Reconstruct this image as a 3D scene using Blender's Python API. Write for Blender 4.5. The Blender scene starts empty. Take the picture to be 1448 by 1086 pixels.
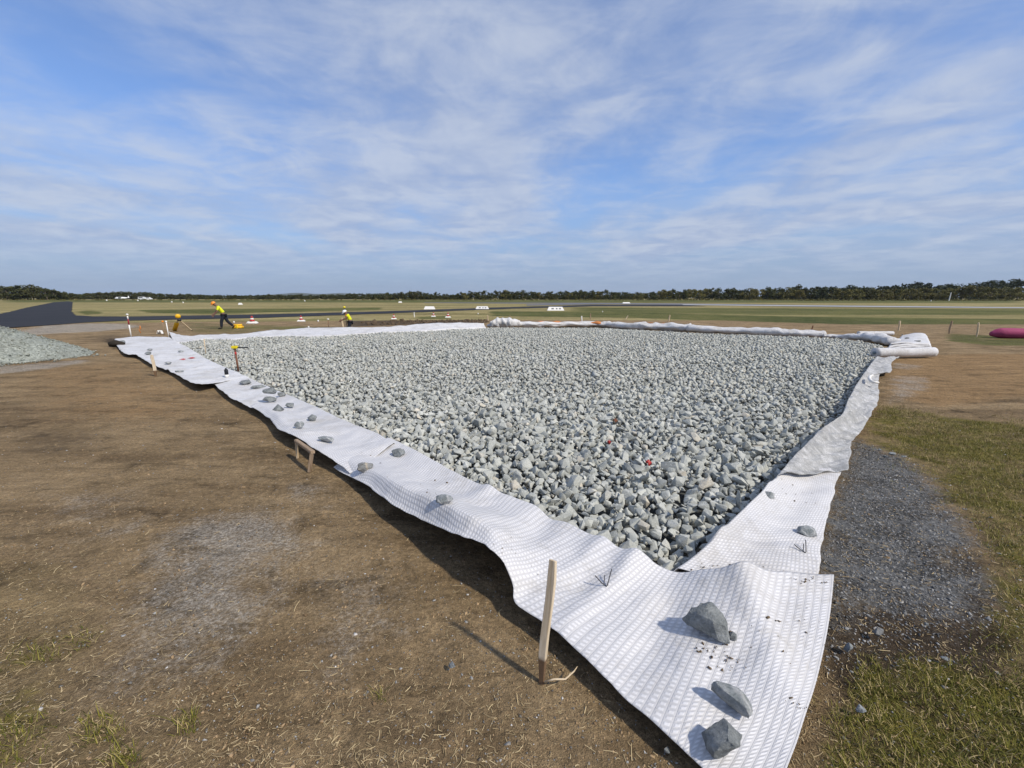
import bpy, bmesh, math, random
import numpy as np
from mathutils import Vector, Matrix
random.seed(7); RNG = np.random.default_rng(11)
SC = bpy.context.scene
COL = SC.collection
R = math.radians

# ------------------------------------------------------------------ camera
FPX, CX, CY, HC = 607.0, 724.0, 543.0, 2.0
PITCH = R(11.4)
SP, CP = math.sin(PITCH), math.cos(PITCH)
def at(x, y, z=0.0):
    """point of the place seen at photo position x,y lying at height z"""
    u, v = (x-CX)/FPX, (y-CY)/FPX
    t = (HC-z)/(SP+v*CP)
    return Vector((u*t, (CP-v*SP)*t, z))
def at_d(x, y, d):
    """point seen at x,y at forward distance d"""
    u, v = (x-CX)/FPX, (y-CY)/FPX
    t = d/(CP-v*SP)
    return Vector((u*t, d, HC-t*(SP+v*CP)))
cam = bpy.data.cameras.new('camera'); co = bpy.data.objects.new('camera', cam); COL.objects.link(co)
cam.sensor_width = 36; cam.lens = FPX/1448*36; cam.clip_start = 0.05; cam.clip_end = 20000
co.location = (0, 0, HC); co.rotation_euler = (math.pi/2-PITCH, 0, 0)
SC.camera = co

# ------------------------------------------------------------------ light
SUN_EL = R(45); SH = Vector((-0.82, 0.57)).normalized()      # shadow direction on the ground
sd = Vector((SH.x*math.cos(SUN_EL), SH.y*math.cos(SUN_EL), -math.sin(SUN_EL)))
sun = bpy.data.lights.new('sun', 'SUN'); sun.energy = 3.9; sun.angle = R(2.6); sun.color = (1, 0.925, 0.80)
so = bpy.data.objects.new('sun', sun); COL.objects.link(so)
so.rotation_euler = sd.to_track_quat('-Z', 'Y').to_euler(); so.location = (30, -20, 40)
SC.view_settings.view_transform = 'Standard'; SC.view_settings.look = 'None'
SC.view_settings.exposure = 0.08; SC.view_settings.gamma = 1
SC.cycles.max_bounces = 5; SC.cycles.diffuse_bounces = 3; SC.cycles.glossy_bounces = 2
SC.cycles.transmission_bounces = 3; SC.cycles.transparent_max_bounces = 6
SC.cycles.volume_bounces = 0

# ------------------------------------------------------------------ node helpers
class NT:
    def __init__(s, tree): s.t = tree; s.n = tree.nodes; s.l = tree.links
    def new(s, typ, **kw):
        n = s.n.new(typ)
        for k, v in kw.items(): setattr(n, k, v)
        return n
    def put(s, sock, v):
        if hasattr(v, 'is_output'): s.l.new(v, sock)
        elif v is not None: sock.default_value = v
    def math(s, op, a, b=None, c=None, clamp=False):
        n = s.new('ShaderNodeMath', operation=op, use_clamp=clamp)
        s.put(n.inputs[0], a)
        if b is not None: s.put(n.inputs[1], b)
        if c is not None: s.put(n.inputs[2], c)
        return n.outputs[0]
    def vmath(s, op, a, b=None):
        n = s.new('ShaderNodeVectorMath', operation=op); s.put(n.inputs[0], a)
        if b is not None: s.put(n.inputs[1], b)
        return n.outputs[0]
    def noise(s, vec, scale, detail=4, rough=0.55, dist=0.0):
        n = s.new('ShaderNodeTexNoise'); s.put(n.inputs['Vector'], vec)
        n.inputs['Scale'].default_value = scale; n.inputs['Detail'].default_value = detail
        n.inputs['Roughness'].default_value = rough; n.inputs['Distortion'].default_value = dist
        return n.outputs['Fac']
    def voro(s, vec, scale, out='Distance', feature='F1', rand=1.0):
        n = s.new('ShaderNodeTexVoronoi', feature=feature); s.put(n.inputs['Vector'], vec)
        n.inputs['Scale'].default_value = scale; n.inputs['Randomness'].default_value = rand
        return n.outputs[out]
    def ramp(s, f, lo, hi, a=0.0, b=1.0):
        n = s.new('ShaderNodeMapRange', interpolation_type='SMOOTHSTEP'); s.put(n.inputs[0], f)
        for i, v in enumerate((lo, hi, a, b)): n.inputs[i+1].default_value = v
        return n.outputs[0]
    def mix(s, f, a, b):
        n = s.new('ShaderNodeMix', data_type='RGBA'); s.put(n.inputs[0], f)
        for k, v in ((6, a), (7, b)):
            if isinstance(v, tuple): v = (*v, 1.0) if len(v) == 3 else v
            s.put(n.inputs[k], v)
        return n.outputs[2]
    def scalec(s, c, f):
        n = s.new('ShaderNodeVectorMath', operation='SCALE')
        if isinstance(c, tuple): n.inputs[0].default_value = c
        else: s.l.new(c, n.inputs[0])
        s.put(n.inputs['Scale'], f); return n.outputs[0]
    def attr(s, name):
        n = s.new('ShaderNodeAttribute'); n.attribute_name = name; return n.outputs['Fac']
    def bump(s, h, strength=0.5, dist=0.02, normal=None):
        n = s.new('ShaderNodeBump'); s.put(n.inputs['Height'], h)
        n.inputs['Strength'].default_value = strength; n.inputs['Distance'].default_value = dist
        if normal is not None: s.l.new(normal, n.inputs['Normal'])
        return n.outputs[0]
def mat(name):
    m = bpy.data.materials.new(name); m.use_nodes = True
    t = NT(m.node_tree); b = m.node_tree.nodes['Principled BSDF']
    return m, t, b
def objc(t): return t.new('ShaderNodeTexCoord').outputs['Object']
def pos(t): return t.new('ShaderNodeNewGeometry').outputs['Position']
def simple(name, col, rough=0.7, var=0.2, scale=8, spec=0.3, bump=0.15, metal=0.0):
    m, t, b = mat(name); p = objc(t)
    n = t.noise(p, scale, 5, 0.6); n2 = t.noise(p, scale*7, 3, 0.6)
    f = t.math('MULTIPLY_ADD', n, 2*var, 1-var); f = t.math('MULTIPLY_ADD', n2, var, t.math('SUBTRACT', f, var/2))
    t.put(b.inputs['Base Color'], t.scalec(tuple(col), f))
    b.inputs['Roughness'].default_value = rough; b.inputs['Specular IOR Level'].default_value = spec
    b.inputs['Metallic'].default_value = metal
    t.put(b.inputs['Normal'], t.bump(n2, bump, 0.01))
    return m

# ------------------------------------------------------------------ object helpers
def tag(o, label=None, cat=None, group=None, kind=None):
    if label: o['label'] = label
    if cat: o['category'] = cat
    if group: o['group'] = group
    if kind: o['kind'] = kind
    return o
def link(name, me, m=None, parent=None, smooth=False):
    o = bpy.data.objects.new(name, me); COL.objects.link(o)
    if m is not None: me.materials.clear(); me.materials.append(m)
    if parent is not None: o.parent = parent
    if smooth: me.shade_smooth()
    return o
def np_mesh(name, V, F, attrs=None, uv=None):
    """V (n,3); F (m,k) uniform face size or list"""
    me = bpy.data.meshes.new(name)
    V = np.asarray(V, np.float32)
    me.vertices.add(len(V)); me.vertices.foreach_set('co', V.ravel())
    if isinstance(F, np.ndarray):
        k = F.shape[1]; L = F.ravel(); st = np.arange(0, len(L), k)
    else:
        L = np.concatenate([np.asarray(f) for f in F]); ln = np.array([len(f) for f in F]); st = np.concatenate([[0], np.cumsum(ln)[:-1]])
    me.loops.add(len(L)); me.loops.foreach_set('vertex_index', L.astype(np.int32))
    me.polygons.add(len(st)); me.polygons.foreach_set('loop_start', st.astype(np.int32))
    me.update(calc_edges=True)
    if attrs:
        for k, a in attrs.items():
            at_ = me.attributes.new(k, 'FLOAT', 'POINT'); at_.data.foreach_set('value', np.asarray(a, np.float32))
    if uv is not None:
        l = me.uv_layers.new(name='UVMap'); u = np.asarray(uv, np.float32)[L.astype(int)]
        l.data.foreach_set('uv', u.ravel())
    me.validate()
    return me
def empty(name, loc, rz=0):
    o = bpy.data.objects.new(name, None); COL.objects.link(o); o.empty_display_size = 0.2
    o.location = loc; o.rotation_euler = (0, 0, rz); return o
class MB:
    def __init__(s): s.v = []; s.f = []
    def add(s, v, f):
        k = len(s.v); s.v += [tuple(p) for p in v]; s.f += [tuple(i+k for i in q) for q in f]; return s
    def box(s, c, d, M=None, bev=0.0, top=None):
        bm = bmesh.new(); bmesh.ops.create_cube(bm, size=1.0)
        for v in bm.verts:
            v.co = Vector((v.co.x*d[0], v.co.y*d[1], v.co.z*d[2]))
            if top is not None and v.co.z > 0: v.co.x *= top[0]; v.co.y *= top[1]
        if bev: bmesh.ops.bevel(bm, geom=bm.edges[:], offset=bev, segments=2, affect='EDGES')
        for v in bm.verts:
            v.co = (M @ v.co if M is not None else v.co) + Vector(c)
        bm.verts.index_update(); bm.verts.ensure_lookup_table()
        s.add([v.co for v in bm.verts], [[v.index for v in f.verts] for f in bm.faces]); bm.free(); return s
    def tube(s, pts, rad, n=8, cap=True, flat=None):
        pts = [Vector(p) for p in pts]; V = []; F = []
        if not hasattr(rad, '__len__'): rad = [rad]*len(pts)
        prev = None
        for i, p in enumerate(pts):
            d = (pts[min(i+1, len(pts)-1)]-pts[max(i-1, 0)]).normalized()
            a = prev if prev is not None else Vector((0, 0, 1)) if abs(d.z) < .9 else Vector((1, 0, 0))
            a = (a-d*a.dot(d)).normalized(); b = d.cross(a); prev = a
            for k in range(n):
                th = 2*math.pi*(k+.5)/n
                V.append(p+a*math.cos(th)*rad[i]+b*math.sin(th)*rad[i]*(flat or 1))
        for i in range(len(pts)-1):
            for k in range(n):
                F.append((i*n+k, i*n+(k+1) % n, (i+1)*n+(k+1) % n, (i+1)*n+k))
        if cap: F.append(tuple(range(n))[::-1]); F.append(tuple((len(pts)-1)*n+k for k in range(n)))
        return s.add(V, F)
    def lathe(s, prof, c=(0, 0, 0), n=16):
        V = []; F = []
        for r, z in prof:
            for k in range(n): V.append((c[0]+r*math.cos(2*math.pi*k/n), c[1]+r*math.sin(2*math.pi*k/n), c[2]+z))
        for i in range(len(prof)-1):
            for k in range(n): F.append((i*n+k, i*n+(k+1) % n, (i+1)*n+(k+1) % n, (i+1)*n+k))
        F.append(tuple(range(n))[::-1]); F.append(tuple((len(prof)-1)*n+k for k in range(n)))
        return s.add(V, F)
    def build(s, name, m, parent=None, smooth=False):
        me = bpy.data.meshes.new(name); me.from_pydata(s.v, [], s.f); me.update()
        return link(name, me, m, parent, smooth)

# ------------------------------------------------------------------ numpy noise
_PERM = RNG.random((256, 256))
def vnoise(x, y):
    xi = np.floor(x).astype(int); yi = np.floor(y).astype(int); fx = x-xi; fy = y-yi
    fx = fx*fx*(3-2*fx); fy = fy*fy*(3-2*fy)
    g = lambda i, j: _PERM[(xi+i) & 255, (yi+j) & 255]
    return (g(0, 0)*(1-fx)+g(1, 0)*fx)*(1-fy)+(g(0, 1)*(1-fx)+g(1, 1)*fx)*fy
def fbm(x, y, o=4):
    s = 0; a = 1; t = 0
    for k in range(o): s = s+a*vnoise(x*2**k+17.3*k, y*2**k+9.1*k); t += a; a *= .5
    return s/t-0.5
def sdist(P, poly):
    """signed distance (negative inside) of points P (n,2) to polygon"""
    poly = np.asarray(poly, float); n = len(poly); d = np.full(len(P), 1e18); ins = np.zeros(len(P), bool)
    for i in range(n):
        a = poly[i]; b = poly[(i+1) % n]; e = b-a; w = P-a
        t = np.clip((w@e)/max(e@e, 1e-12), 0, 1)[:, None]
        d = np.minimum(d, ((w-t*e)**2).sum(1))
        c = (a[1] > P[:, 1]) != (b[1] > P[:, 1])
        with np.errstate(divide='ignore', invalid='ignore'):
            xx = (b[0]-a[0])*(P[:, 1]-a[1])/(b[1]-a[1])+a[0]
        ins ^= c & (P[:, 0] < xx)
    d = np.sqrt(d); return np.where(ins, -d, d)
def pxpoly(pts, z=0): return np.array([at(x, y, z)[:2] for x, y in pts])
def sstep(x, a, b):
    t = np.clip((x-a)/(b-a), 0, 1); return t*t*(3-2*t)
def cover(P, pts, soft, z=0):
    return 1-sstep(sdist(P, pxpoly(pts, z)), -soft, soft)

# ================================================================== WORLD / SKY
def build_world():
    w = bpy.data.worlds.new('World'); SC.world = w; w.use_nodes = True
    t = NT(w.node_tree); bg = w.node_tree.nodes['Background']
    sky = t.new('ShaderNodeTexSky', sky_type='NISHITA'); sky.sun_disc = False
    sky.sun_elevation = SUN_EL; sky.sun_rotation = math.atan2(-SH.x, -SH.y)
    sky.air_density = 1.0; sky.dust_density = 0.6; sky.ozone_density = 2.5; sky.altitude = 0
    d = t.new('ShaderNodeTexCoord').outputs['Generated']
    sp = t.new('ShaderNodeSeparateXYZ'); t.l.new(d, sp.inputs[0])
    z = t.math('MAXIMUM', sp.outputs[2], 0.0); zz = t.math('ADD', z, 0.10)
    cb = t.new('ShaderNodeCombineXYZ')
    t.put(cb.inputs[0], t.math('DIVIDE', sp.outputs[0], zz)); t.put(cb.inputs[1], t.math('DIVIDE', sp.outputs[1], zz))
    def mapped(sx, sy, rot, off):
        m = t.new('ShaderNodeMapping'); t.l.new(cb.outputs[0], m.inputs[0])
        m.inputs['Scale'].default_value = (sx, sy, 1); m.inputs['Rotation'].default_value = (0, 0, rot); m.inputs['Location'].default_value = off
        return m.outputs[0]
    big = t.noise(mapped(1.0, .55, R(5), (6.3, 2.2, 0)), 0.60, 3, 0.5, 0.5)
    fib = t.noise(mapped(1.0, .55, R(-6), (2.4, 7.2, 2)), 1.2, 5, 0.55, 0.6)
    fine = t.noise(mapped(1.0, .85, R(18), (7.7, 2.2, 4)), 3.2, 6, 0.6, 0.5)
    rip = t.noise(mapped(.75, 1.15, R(12), (1.7, 6.2, 4)), 2.0, 7, 0.6, 0.6)
    c = t.math('MULTIPLY_ADD', big, 0.90, t.math('MULTIPLY', fib, 0.50))
    c = t.math('MULTIPLY_ADD', fine, 0.34, c); c = t.math('MULTIPLY_ADD', rip, 0.40, c)
    c = t.math('ADD', c, t.ramp(z, 0.05, 0.5, 0.07, -0.02))
    cl = t.ramp(c, 0.82, 1.28)
    cl2 = t.math('MULTIPLY_ADD', cl, 0.76, 0.13, clamp=True)
    thick = t.ramp(t.math('MULTIPLY_ADD', rip, .7, t.math('MULTIPLY', fine, .7)), .48, .90)
    ccol = t.mix(thick, (3.4, 4.2, 6.1), (5.1, 5.7, 6.95))
    tint = t.new('ShaderNodeVectorMath', operation='MULTIPLY'); t.l.new(sky.outputs[0], tint.inputs[0]); tint.inputs[1].default_value = SKYTINT
    hazec = t.mix(t.ramp(z, 0.0, 0.28, 0.92, 0.0), tint.outputs[0], (2.7, 3.6, 5.3))
    col = t.mix(t.math('MULTIPLY', cl2, t.ramp(z, 0.0, 0.12, 0.1, 1.0)), hazec, ccol)
    t.l.new(col, bg.inputs['Color']); bg.inputs['Strength'].default_value = 0.10
SKYTINT = (1.02, 1.25, 1.62)
build_world()

# ================================================================== SHEET EDGES (photo stations: inner px, z, outer px, z, crease, mid px)
A_ST = [((548,619),.12,(471,661),.03,.03,None), ((570,628),.12,(512,683),.09,.07,None), ((615,652),.12,(551,710),.15,.10,None),
        ((653,673),.12,(598,735),.20,.12,None), ((700,694),.13,(637,752),.27,.11,None), ((753,713),.14,(673,762),.33,.07,None),
        ((791,733),.14,(695,777),.34,.02,None), ((830,753),.14,(714,799),.27,0,None), ((860,769),.14,(725,827),.17,0,None),
        ((890,781),.15,(731,854),.10,0,None), ((912,790),.14,(767,879),.09,0,None), ((938,800),.11,(820,925),.08,0,None),
        ((990,804),.15,(880,983),.07,0,None), ((1045,808),.20,(950,1048),.06,0,None), ((1112,808),.13,(1010,1101),.05,0,(1080,945)),
        ((1179,813),.07,(1075,1170),.05,0,(1157,952))]
B_ST = [((404,557),.10,(354,574),.12,.02,None), ((430,568),.11,(379,590),.10,.05,None), ((457,580),.12,(393,605),.14,.04,None),
        ((480,591),.13,(412,615),.16,.02,None), ((507,603),.14,(430,624),.16,.0,None), ((530,611),.14,(455,640),.16,0,None),
        ((545,619),.145,(472,648),.15,0,None), ((557,626),.14,(494,668),.09,0,None)]
C_ST = [((240,477),.10,(162,479),.10,0,(197,475.5)), ((250,484),.10,(165,488),.07,0,None), ((262,489),.10,(175,499),.10,0,None), ((275,497),.10,(193,502),.10,0,None),
        ((286,504),.10,(212,513),.10,0,None), ((300,511),.10,(235,523),.07,0,None), ((313,517),.10,(248,528),.10,0,None),
        ((330,524),.10,(270,540),.14,0,None), ((345,531),.10,(286,543.5),.14,0,None), ((352,534),.10,(300,542),.06,0,None),
        ((362,539),.10,(318,556),.08,0,None), ((378,546),.10,(338,568),.09,0,None), ((408,560),.08,(357,577),.07,0,None)]
D_ST = [((958,803),.10,(1150,850),.03,0,None), ((985,783),.14,(1157,806),.04,0,None), ((1008,762),.18,(1162,775),.05,0,None),
        ((1039,731),.20,(1167,745),.05,0,None), ((1080,692),.22,(1178,702),.06,0,None), ((1112,660),.22,(1191,660),.06,0,None)]
E_ST = [((1100,672),.25,(1198,664),.09,0,None), ((1120,648),.25,(1203,638),.09,0,None), ((1144,624),.25,(1205,624),.09,0,None), ((1166,602),.25,(1218,610),.08,0,None),
        ((1191,586),.26,(1229,591),.08,0,None), ((1199,566),.26,(1242,566),.08,0,None), ((1208,550),.25,(1243,549),.08,0,None)]
F_ST = [((1203,557),.22,(1243,557),.05,0,None), ((1213,541),.23,(1242,541),.06,0,None), ((1219,532),.23,(1246,528),.06,0,None), ((1224,525),.22,(1260,526),.06,0,None),
        ((1231,515),.2,(1261,512),.06,0,None), ((1240,504),.18,(1272,504),.06,0,None)]
K_ST = [((246,484),.08,(239,468.5),.20,0,None), ((265,483),.08,(262,474.5),.12,0,None), ((290,478.5),.08,(290,473),.12,0,None),
        ((329,479),.08,(339,472),.13,0,None), ((364,476),.08,(364,469),.16,0,None), ((406,474.6),.09,(398,466),.20,0,None),
        ((468,474),.10,(447,463),.26,0,None), ((540,469.3),.1,(540,462),.28,0,None), ((602,467.3),.1,(602,457.3),.34,0,None),
        ((643,463.8),.1,(643,456),.36,0,None), ((687,462.5),.1,(684,456.5),.34,0,None)]
BACK_R = [(690,463), (735,463), (840,463), (923,467), (985,470.5), (1047,473), (1140,477), (1182,478.5), (1210,481), (1246,488)]
left_in = [at(*s[0], s[1]) for s in C_ST[:-1]]+[at(*s[0], s[1]) for s in B_ST[:-1]]+[at(*s[0], s[1]) for s in A_ST[1:12]]
right_in = [at(*s[0], s[1]) for s in D_ST[:-1]]+[at(*s[0], s[1]) for s in E_ST]+[at(*s[0], s[1]) for s in F_ST[1:]]
back = [at(x, y, .05) for x, y in BACK_R[::-1]]+[at(*s[0], s[1]) for s in K_ST[::-1]]
PIT = np.array([p[:2] for p in left_in+right_in+back])

# ================================================================== GROUND
def ground_height(x, y):
    r = np.hypot(x, y)
    x = np.asarray(x, float); y = np.asarray(y, float)
    h = .05*fbm(x*.35, y*.35, 3)*sstep(r, 0, 3)+.02*fbm(x*2.2, y*2.2, 3)
    ins = np.full(x.size, 99.0); m = (r < 45).ravel()
    if m.any(): ins[m] = sdist(np.stack([x.ravel(), y.ravel()], 1)[m], PIT)
    k = (1-sstep(ins, 1.3, 2.6)).reshape(x.shape)
    return h*(1-.75*k)-.035*k
def gz(x, y): return float(ground_height(np.array([x]), np.array([y]))[0])
def build_ground():
    rings = 440; seg = 520
    r = 0.4*(7000/0.4)**(np.arange(rings)/(rings-1)); a = np.linspace(0, 2*np.pi, seg, endpoint=False)
    # denser angles where the camera looks
    a = a-0.55*np.sin(2*a)*0.0
    X = (r[:, None]*np.cos(a)).ravel(); Y = (r[:, None]*np.sin(a)).ravel()
    P = np.stack([X, Y], 1)
    Z = ground_height(X, Y)+.022*fbm(X*5.5, Y*5.5, 4)*(1-sstep(np.hypot(X, Y), 12, 25))*sstep(sdist(np.stack([X, Y], 1), PIT), 1.2, 2.4); Z *= 1-sstep(np.hypot(X, Y), 60, 120)
    ins = sdist(P, PIT); Z = Z-.13*(1-sstep(ins, -.5, -.1))*(np.hypot(X, Y) < 60)
    n = fbm(X*1.3, Y*1.3, 4)
    Yc = Y
    grass = np.zeros(len(P))
    def grow(pts, soft, k=1.0, base=grass): np.maximum(base, k*cover(P, pts, soft), out=base)
    grow([(1222,600),(1250,572),(1330,585),(1460,600),(1640,620),(1660,740),(1448,760),(1395,745),(1340,690),(1285,645),(1225,622)], .35, .95)
    grow([(1395,745),(1640,720),(1750,1000),(1600,1200),(1448,1000),(1400,850)], .2, .9)
    grow([(1130,1100),(1160,1020),(1200,960),(1290,930),(1400,950),(1600,1000),(1600,1300),(1100,1300)], .18, .85)
    grow([(1190,960),(1235,925),(1265,960),(1230,1010)], .1, .7)
    grow([(-40,980),(60,960),(60,1040),(20,1100),(-60,1120)], .12, .5)
    grow([(0,905),(70,890),(90,930),(10,960)], .12, .4)
    fg = np.zeros(len(P))     # far grass: green bands on the airfield
    grow([(0,424.3),(1448,424.3),(1448,428.5),(0,427.6)], 12, .9, fg)
    grow([(190,438.5),(330,436.6),(460,435.8),(540,434.8),(540,438.2),(440,440.3),(300,444),(215,443)], 1.5, 1, fg)
    grow([(105,441),(130,438),(150,443),(120,446)], 1.0, .9, fg)
    grow([(800,434.5),(1500,437),(1500,446),(1100,446),(800,441)], 4, .72, fg)
    grow([(690,440),(880,441),(1100,447),(1500,452),(1500,459),(1200,459),(900,450),(690,447)], 1.5, .85, fg)
    grow([(1330,470),(1400,474),(1500,480),(1500,490),(1400,489),(1330,482)], .6, .7, fg)
    grow([(585,448),(640,446),(640,451),(590,452)], .8, .7, fg)
    grow([(250,455),(360,458),(480,462),(460,470),(300,474),(250,470)], 1.2, .55, fg)
    tan = cover(P, [(-900,428),(720,428),(1448,436),(2600,442),(2600,460),(1448,455),(700,452),(100,457),(-900,462)], 3)
    np.maximum(tan, (np.hypot(X, Y) > 60).astype(float), out=tan)
    dust = np.zeros(len(P))
    grow([(57,461),(125,457.5),(180,457.8),(200,462),(140,469),(75,472),(30,476),(20,470)], .8, 1, dust)
    grow([(-40,520),(40,515),(120,508),(130,511),(60,523),(-40,532)], .3, .8, dust)
    grow([(205,800),(270,735),(380,715),(430,760),(370,850),(290,960),(200,940)], .55, .85, dust)
    grow([(440,800),(560,790),(600,900),(450,960)], .4, .5, dust)
    grow([(60,700),(200,690),(230,760),(60,780)], .5, .4, dust)
    grow([(400,680),(470,680),(480,720),(410,715)], .15, .4, dust)
    grow([(1258,528),(1310,530),(1318,548),(1260,570)], .2, .6, dust)
    grow([(1262,510),(1310,516),(1290,522),(1260,520)], .15, .6, dust)
    dark = np.zeros(len(P))
    grow([(1205,618),(1285,646),(1335,700),(1375,775),(1400,840),(1320,875),(1220,860),(1140,880),(1150,780),(1170,700)], .4, 1.1, dark)
    soil = np.zeros(len(P))
    grow([(1150,860),(1240,850),(1380,780),(1420,860),(1420,950),(1290,960),(1180,990)], .3, 1.1, soil)
    grow([(1130,1100),(1165,900),(1300,920),(1460,960),(1600,1000),(1600,1300),(1100,1300)], .3, .62, soil)
    grow([(1300,650),(1345,690),(1400,800),(1440,860),(1400,860),(1360,770),(1320,700)], .3, .6, soil)
    grow([(480,446),(690,452),(690,456),(540,461),(480,463)], 1.5, .7, soil)
    grow([(150,480),(170,478),(175,492),(160,494)], .3, .9, soil)
    grow([(120,476),(170,470),(200,480),(120,488)], .8, .5, soil)
    grow([(0,610),(150,600),(160,640),(0,655)], .5, .5, soil)
    grow([(150,570),(330,570),(330,610),(150,610)], .5, .25, soil)
    grow([(180,830),(330,810),(330,845),(180,850)], .15, .25, soil)
    straw = np.zeros(len(P))
    grow([(-100,780),(90,790),(150,880),(100,1000),(300,1050),(400,1120),(-100,1150)], .3, .8, straw)
    tanr = np.zeros(len(P))
    grow([(1245,500),(1500,500),(1500,560),(1330,575),(1250,560)], .6, .8, tanr)
    grow([(0,525),(200,505),(330,560),(330,600),(0,610)], 1.2, .55, tanr)
    pit = 1-sstep(ins, -.3, 0)
    i = np.arange(rings-1)[:, None]*seg; j = np.arange(seg)[None, :]
    F = np.stack([i+j, i+seg+j, i+seg+(j+1) % seg, i+(j+1) % seg], -1).reshape(-1, 4)
    V = np.stack([X, Y, Z], 1); c = len(V); V = np.vstack([V, [[0, 0, Z[:seg].mean()]]])
    F = [tuple(f) for f in F]+[(c, k, (k+1) % seg) for k in range(seg)]
    A = {k: np.append(v, v[0]) for k, v in dict(grass=grass, fargrass=fg, tan=tan, dust=dust, dark=dark, soil=soil, straw=straw, ochre=tanr, pit=pit).items()}
    me = np_mesh('ground', V, F, A)
    m, t, b = mat('ground'); p = pos(t)
    n1 = t.noise(p, .8, 6, .62); n2 = t.noise(p, 6, 6, .65); n3 = t.noise(p, 45, 5, .7); n4 = t.noise(p, 170, 3, .6)
    mp = t.new('ShaderNodeMapping'); t.l.new(p, mp.inputs[0]); mp.inputs['Scale'].default_value = (.35, 1.6, 1); mp.inputs['Rotation'].default_value = (0, 0, R(-8))
    ns = t.noise(mp.outputs[0], 1.1, 6, .65)
    def edge(name, k=.55):
        a = t.attr(name)
        s = t.math('MULTIPLY_ADD', t.math('SUBTRACT', n2, .5), k*1.6, a); s = t.math('MULTIPLY_ADD', t.math('SUBTRACT', n3, .5), k, s)
        s = t.math('MULTIPLY_ADD', t.math('SUBTRACT', n1, .5), k*1.2, s)
        return t.math('MULTIPLY', t.ramp(s, .3, .75), t.ramp(a, 0, .15))
    col = t.mix(t.ramp(n1, .3, .7), (.215, .150, .080), (.335, .240, .134))
    col = t.mix(t.ramp(ns, .42, .7, 0, .7), col, (.125, .083, .044))
    col = t.mix(t.ramp(n2, .5, .72, 0, .55), col, (.40, .28, .15))
    nq = t.noise(p, 2.3, 7, .75, .4); mq = t.new('ShaderNodeMapping'); t.l.new(p, mq.inputs[0]); mq.inputs['Scale'].default_value = (.7, 2.4, 1); nr = t.noise(mq.outputs[0], 1.5, 7, .72, .8)
    col = t.mix(t.math('MULTIPLY', edge('ochre', .5), .7), col, (.30, .185, .085))
    col = t.mix(t.math('MULTIPLY', edge('soil', .5), .85), col, (.040, .030, .022))
    nm = t.noise(p, 1.9, 7, .72, .6)
    dst = t.math('MULTIPLY_ADD', t.math('SUBTRACT', nm, .5), 1.9, t.attr('dust')); dst = t.math('MULTIPLY_ADD', t.math('SUBTRACT', n3, .5), .9, dst)
    col = t.mix(t.math('MULTIPLY', t.math('MULTIPLY', t.ramp(dst, .15, .95), t.ramp(t.attr('dust'), 0, .4)), .68), col, t.mix(t.ramp(n3, .35, .65), (.24, .215, .175), (.42, .39, .345)))
    dk = t.mix(t.ramp(n3, .35, .68), (.035, .034, .032), (.18, .176, .168))
    dk = t.mix(t.ramp(nm, .42, .62, 0, .6), dk, (.22, .22, .215))
    dks = t.math('MULTIPLY_ADD', t.math('SUBTRACT', nm, .5), 1.7, t.attr('dark')); dks = t.math('MULTIPLY_ADD', t.math('SUBTRACT', n3, .5), .8, dks)
    col = t.mix(t.math('MULTIPLY', t.ramp(dks, .2, .95), t.ramp(t.attr('dark'), 0, .25)), col, dk)
    col = t.mix(t.math('MULTIPLY', edge('straw', .8), .55), col, (.20, .145, .07))
    gpat = t.math('MULTIPLY', t.ramp(nm, .40, .58, .35, 1), 1.0)
    gr = t.mix(t.ramp(n2, .3, .7), (.075, .075, .010), (.19, .155, .038))
    col = t.mix(t.math('MULTIPLY', t.math('MULTIPLY', edge('grass', .7), gpat), .9), col, gr)
    # airfield grass, dry and green, in long mown streaks
    mf = t.new('ShaderNodeMapping'); t.l.new(p, mf.inputs[0]); mf.inputs['Scale'].default_value = (.02, .16, 1)
    nf = t.noise(mf.outputs[0], 1.0, 6, .6); nf2 = t.noise(p, .09, 5, .65); nf3 = t.noise(p, .7, 4, .7)
    tn = t.mix(t.ramp(nf, .35, .65), (.20, .165, .07), (.34, .28, .13))
    tn = t.mix(t.ramp(nf2, .46, .7, 0, .7), tn, (.15, .15, .05))
    tn = t.mix(t.ramp(nf3, .45, .7, 0, .45), tn, (.10, .08, .036))
    col = t.mix(t.ramp(t.attr('tan'), .3, .7), col, tn)
    fa = t.math('MULTIPLY_ADD', t.math('SUBTRACT', nf, .5), 1.0, t.attr('fargrass')); fa = t.math('MULTIPLY_ADD', t.math('SUBTRACT', nf3, .5), .7, fa)
    fgc = t.mix(t.ramp(nf2, .35, .65), (.055, .068, .018), (.115, .115, .036))
    fgc = t.mix(t.ramp(nf3, .4, .75, 0, .5), fgc, (.20, .165, .07))
    col = t.mix(t.math('MULTIPLY', t.ramp(fa, .35, .75), t.ramp(t.attr('fargrass'), .05, .2)), col, fgc)
    col = t.mix(t.attr('pit'), col, (.13, .135, .13))
    bare = t.math('SUBTRACT', 1.0, t.ramp(t.attr('tan'), .3, .7))
    col = t.scalec(col, t.math('SUBTRACT', 1.0, t.math('MULTIPLY', bare, t.ramp(nq, .52, .68, 0, .45))))
    col = t.scalec(col, t.math('SUBTRACT', 1.0, t.math('MULTIPLY', bare, t.ramp(nr, .52, .66, 0, .40))))
    col = t.scalec(col, t.math('MULTIPLY_ADD', t.math('MULTIPLY', bare, t.ramp(nr, .32, .46, 1, 0)), .25, 1.0))
    # grain: small clods and chips
    g = t.math('MULTIPLY_ADD', n4, 1.7, .15); n5 = t.noise(p, 22, 5, .75)
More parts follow.
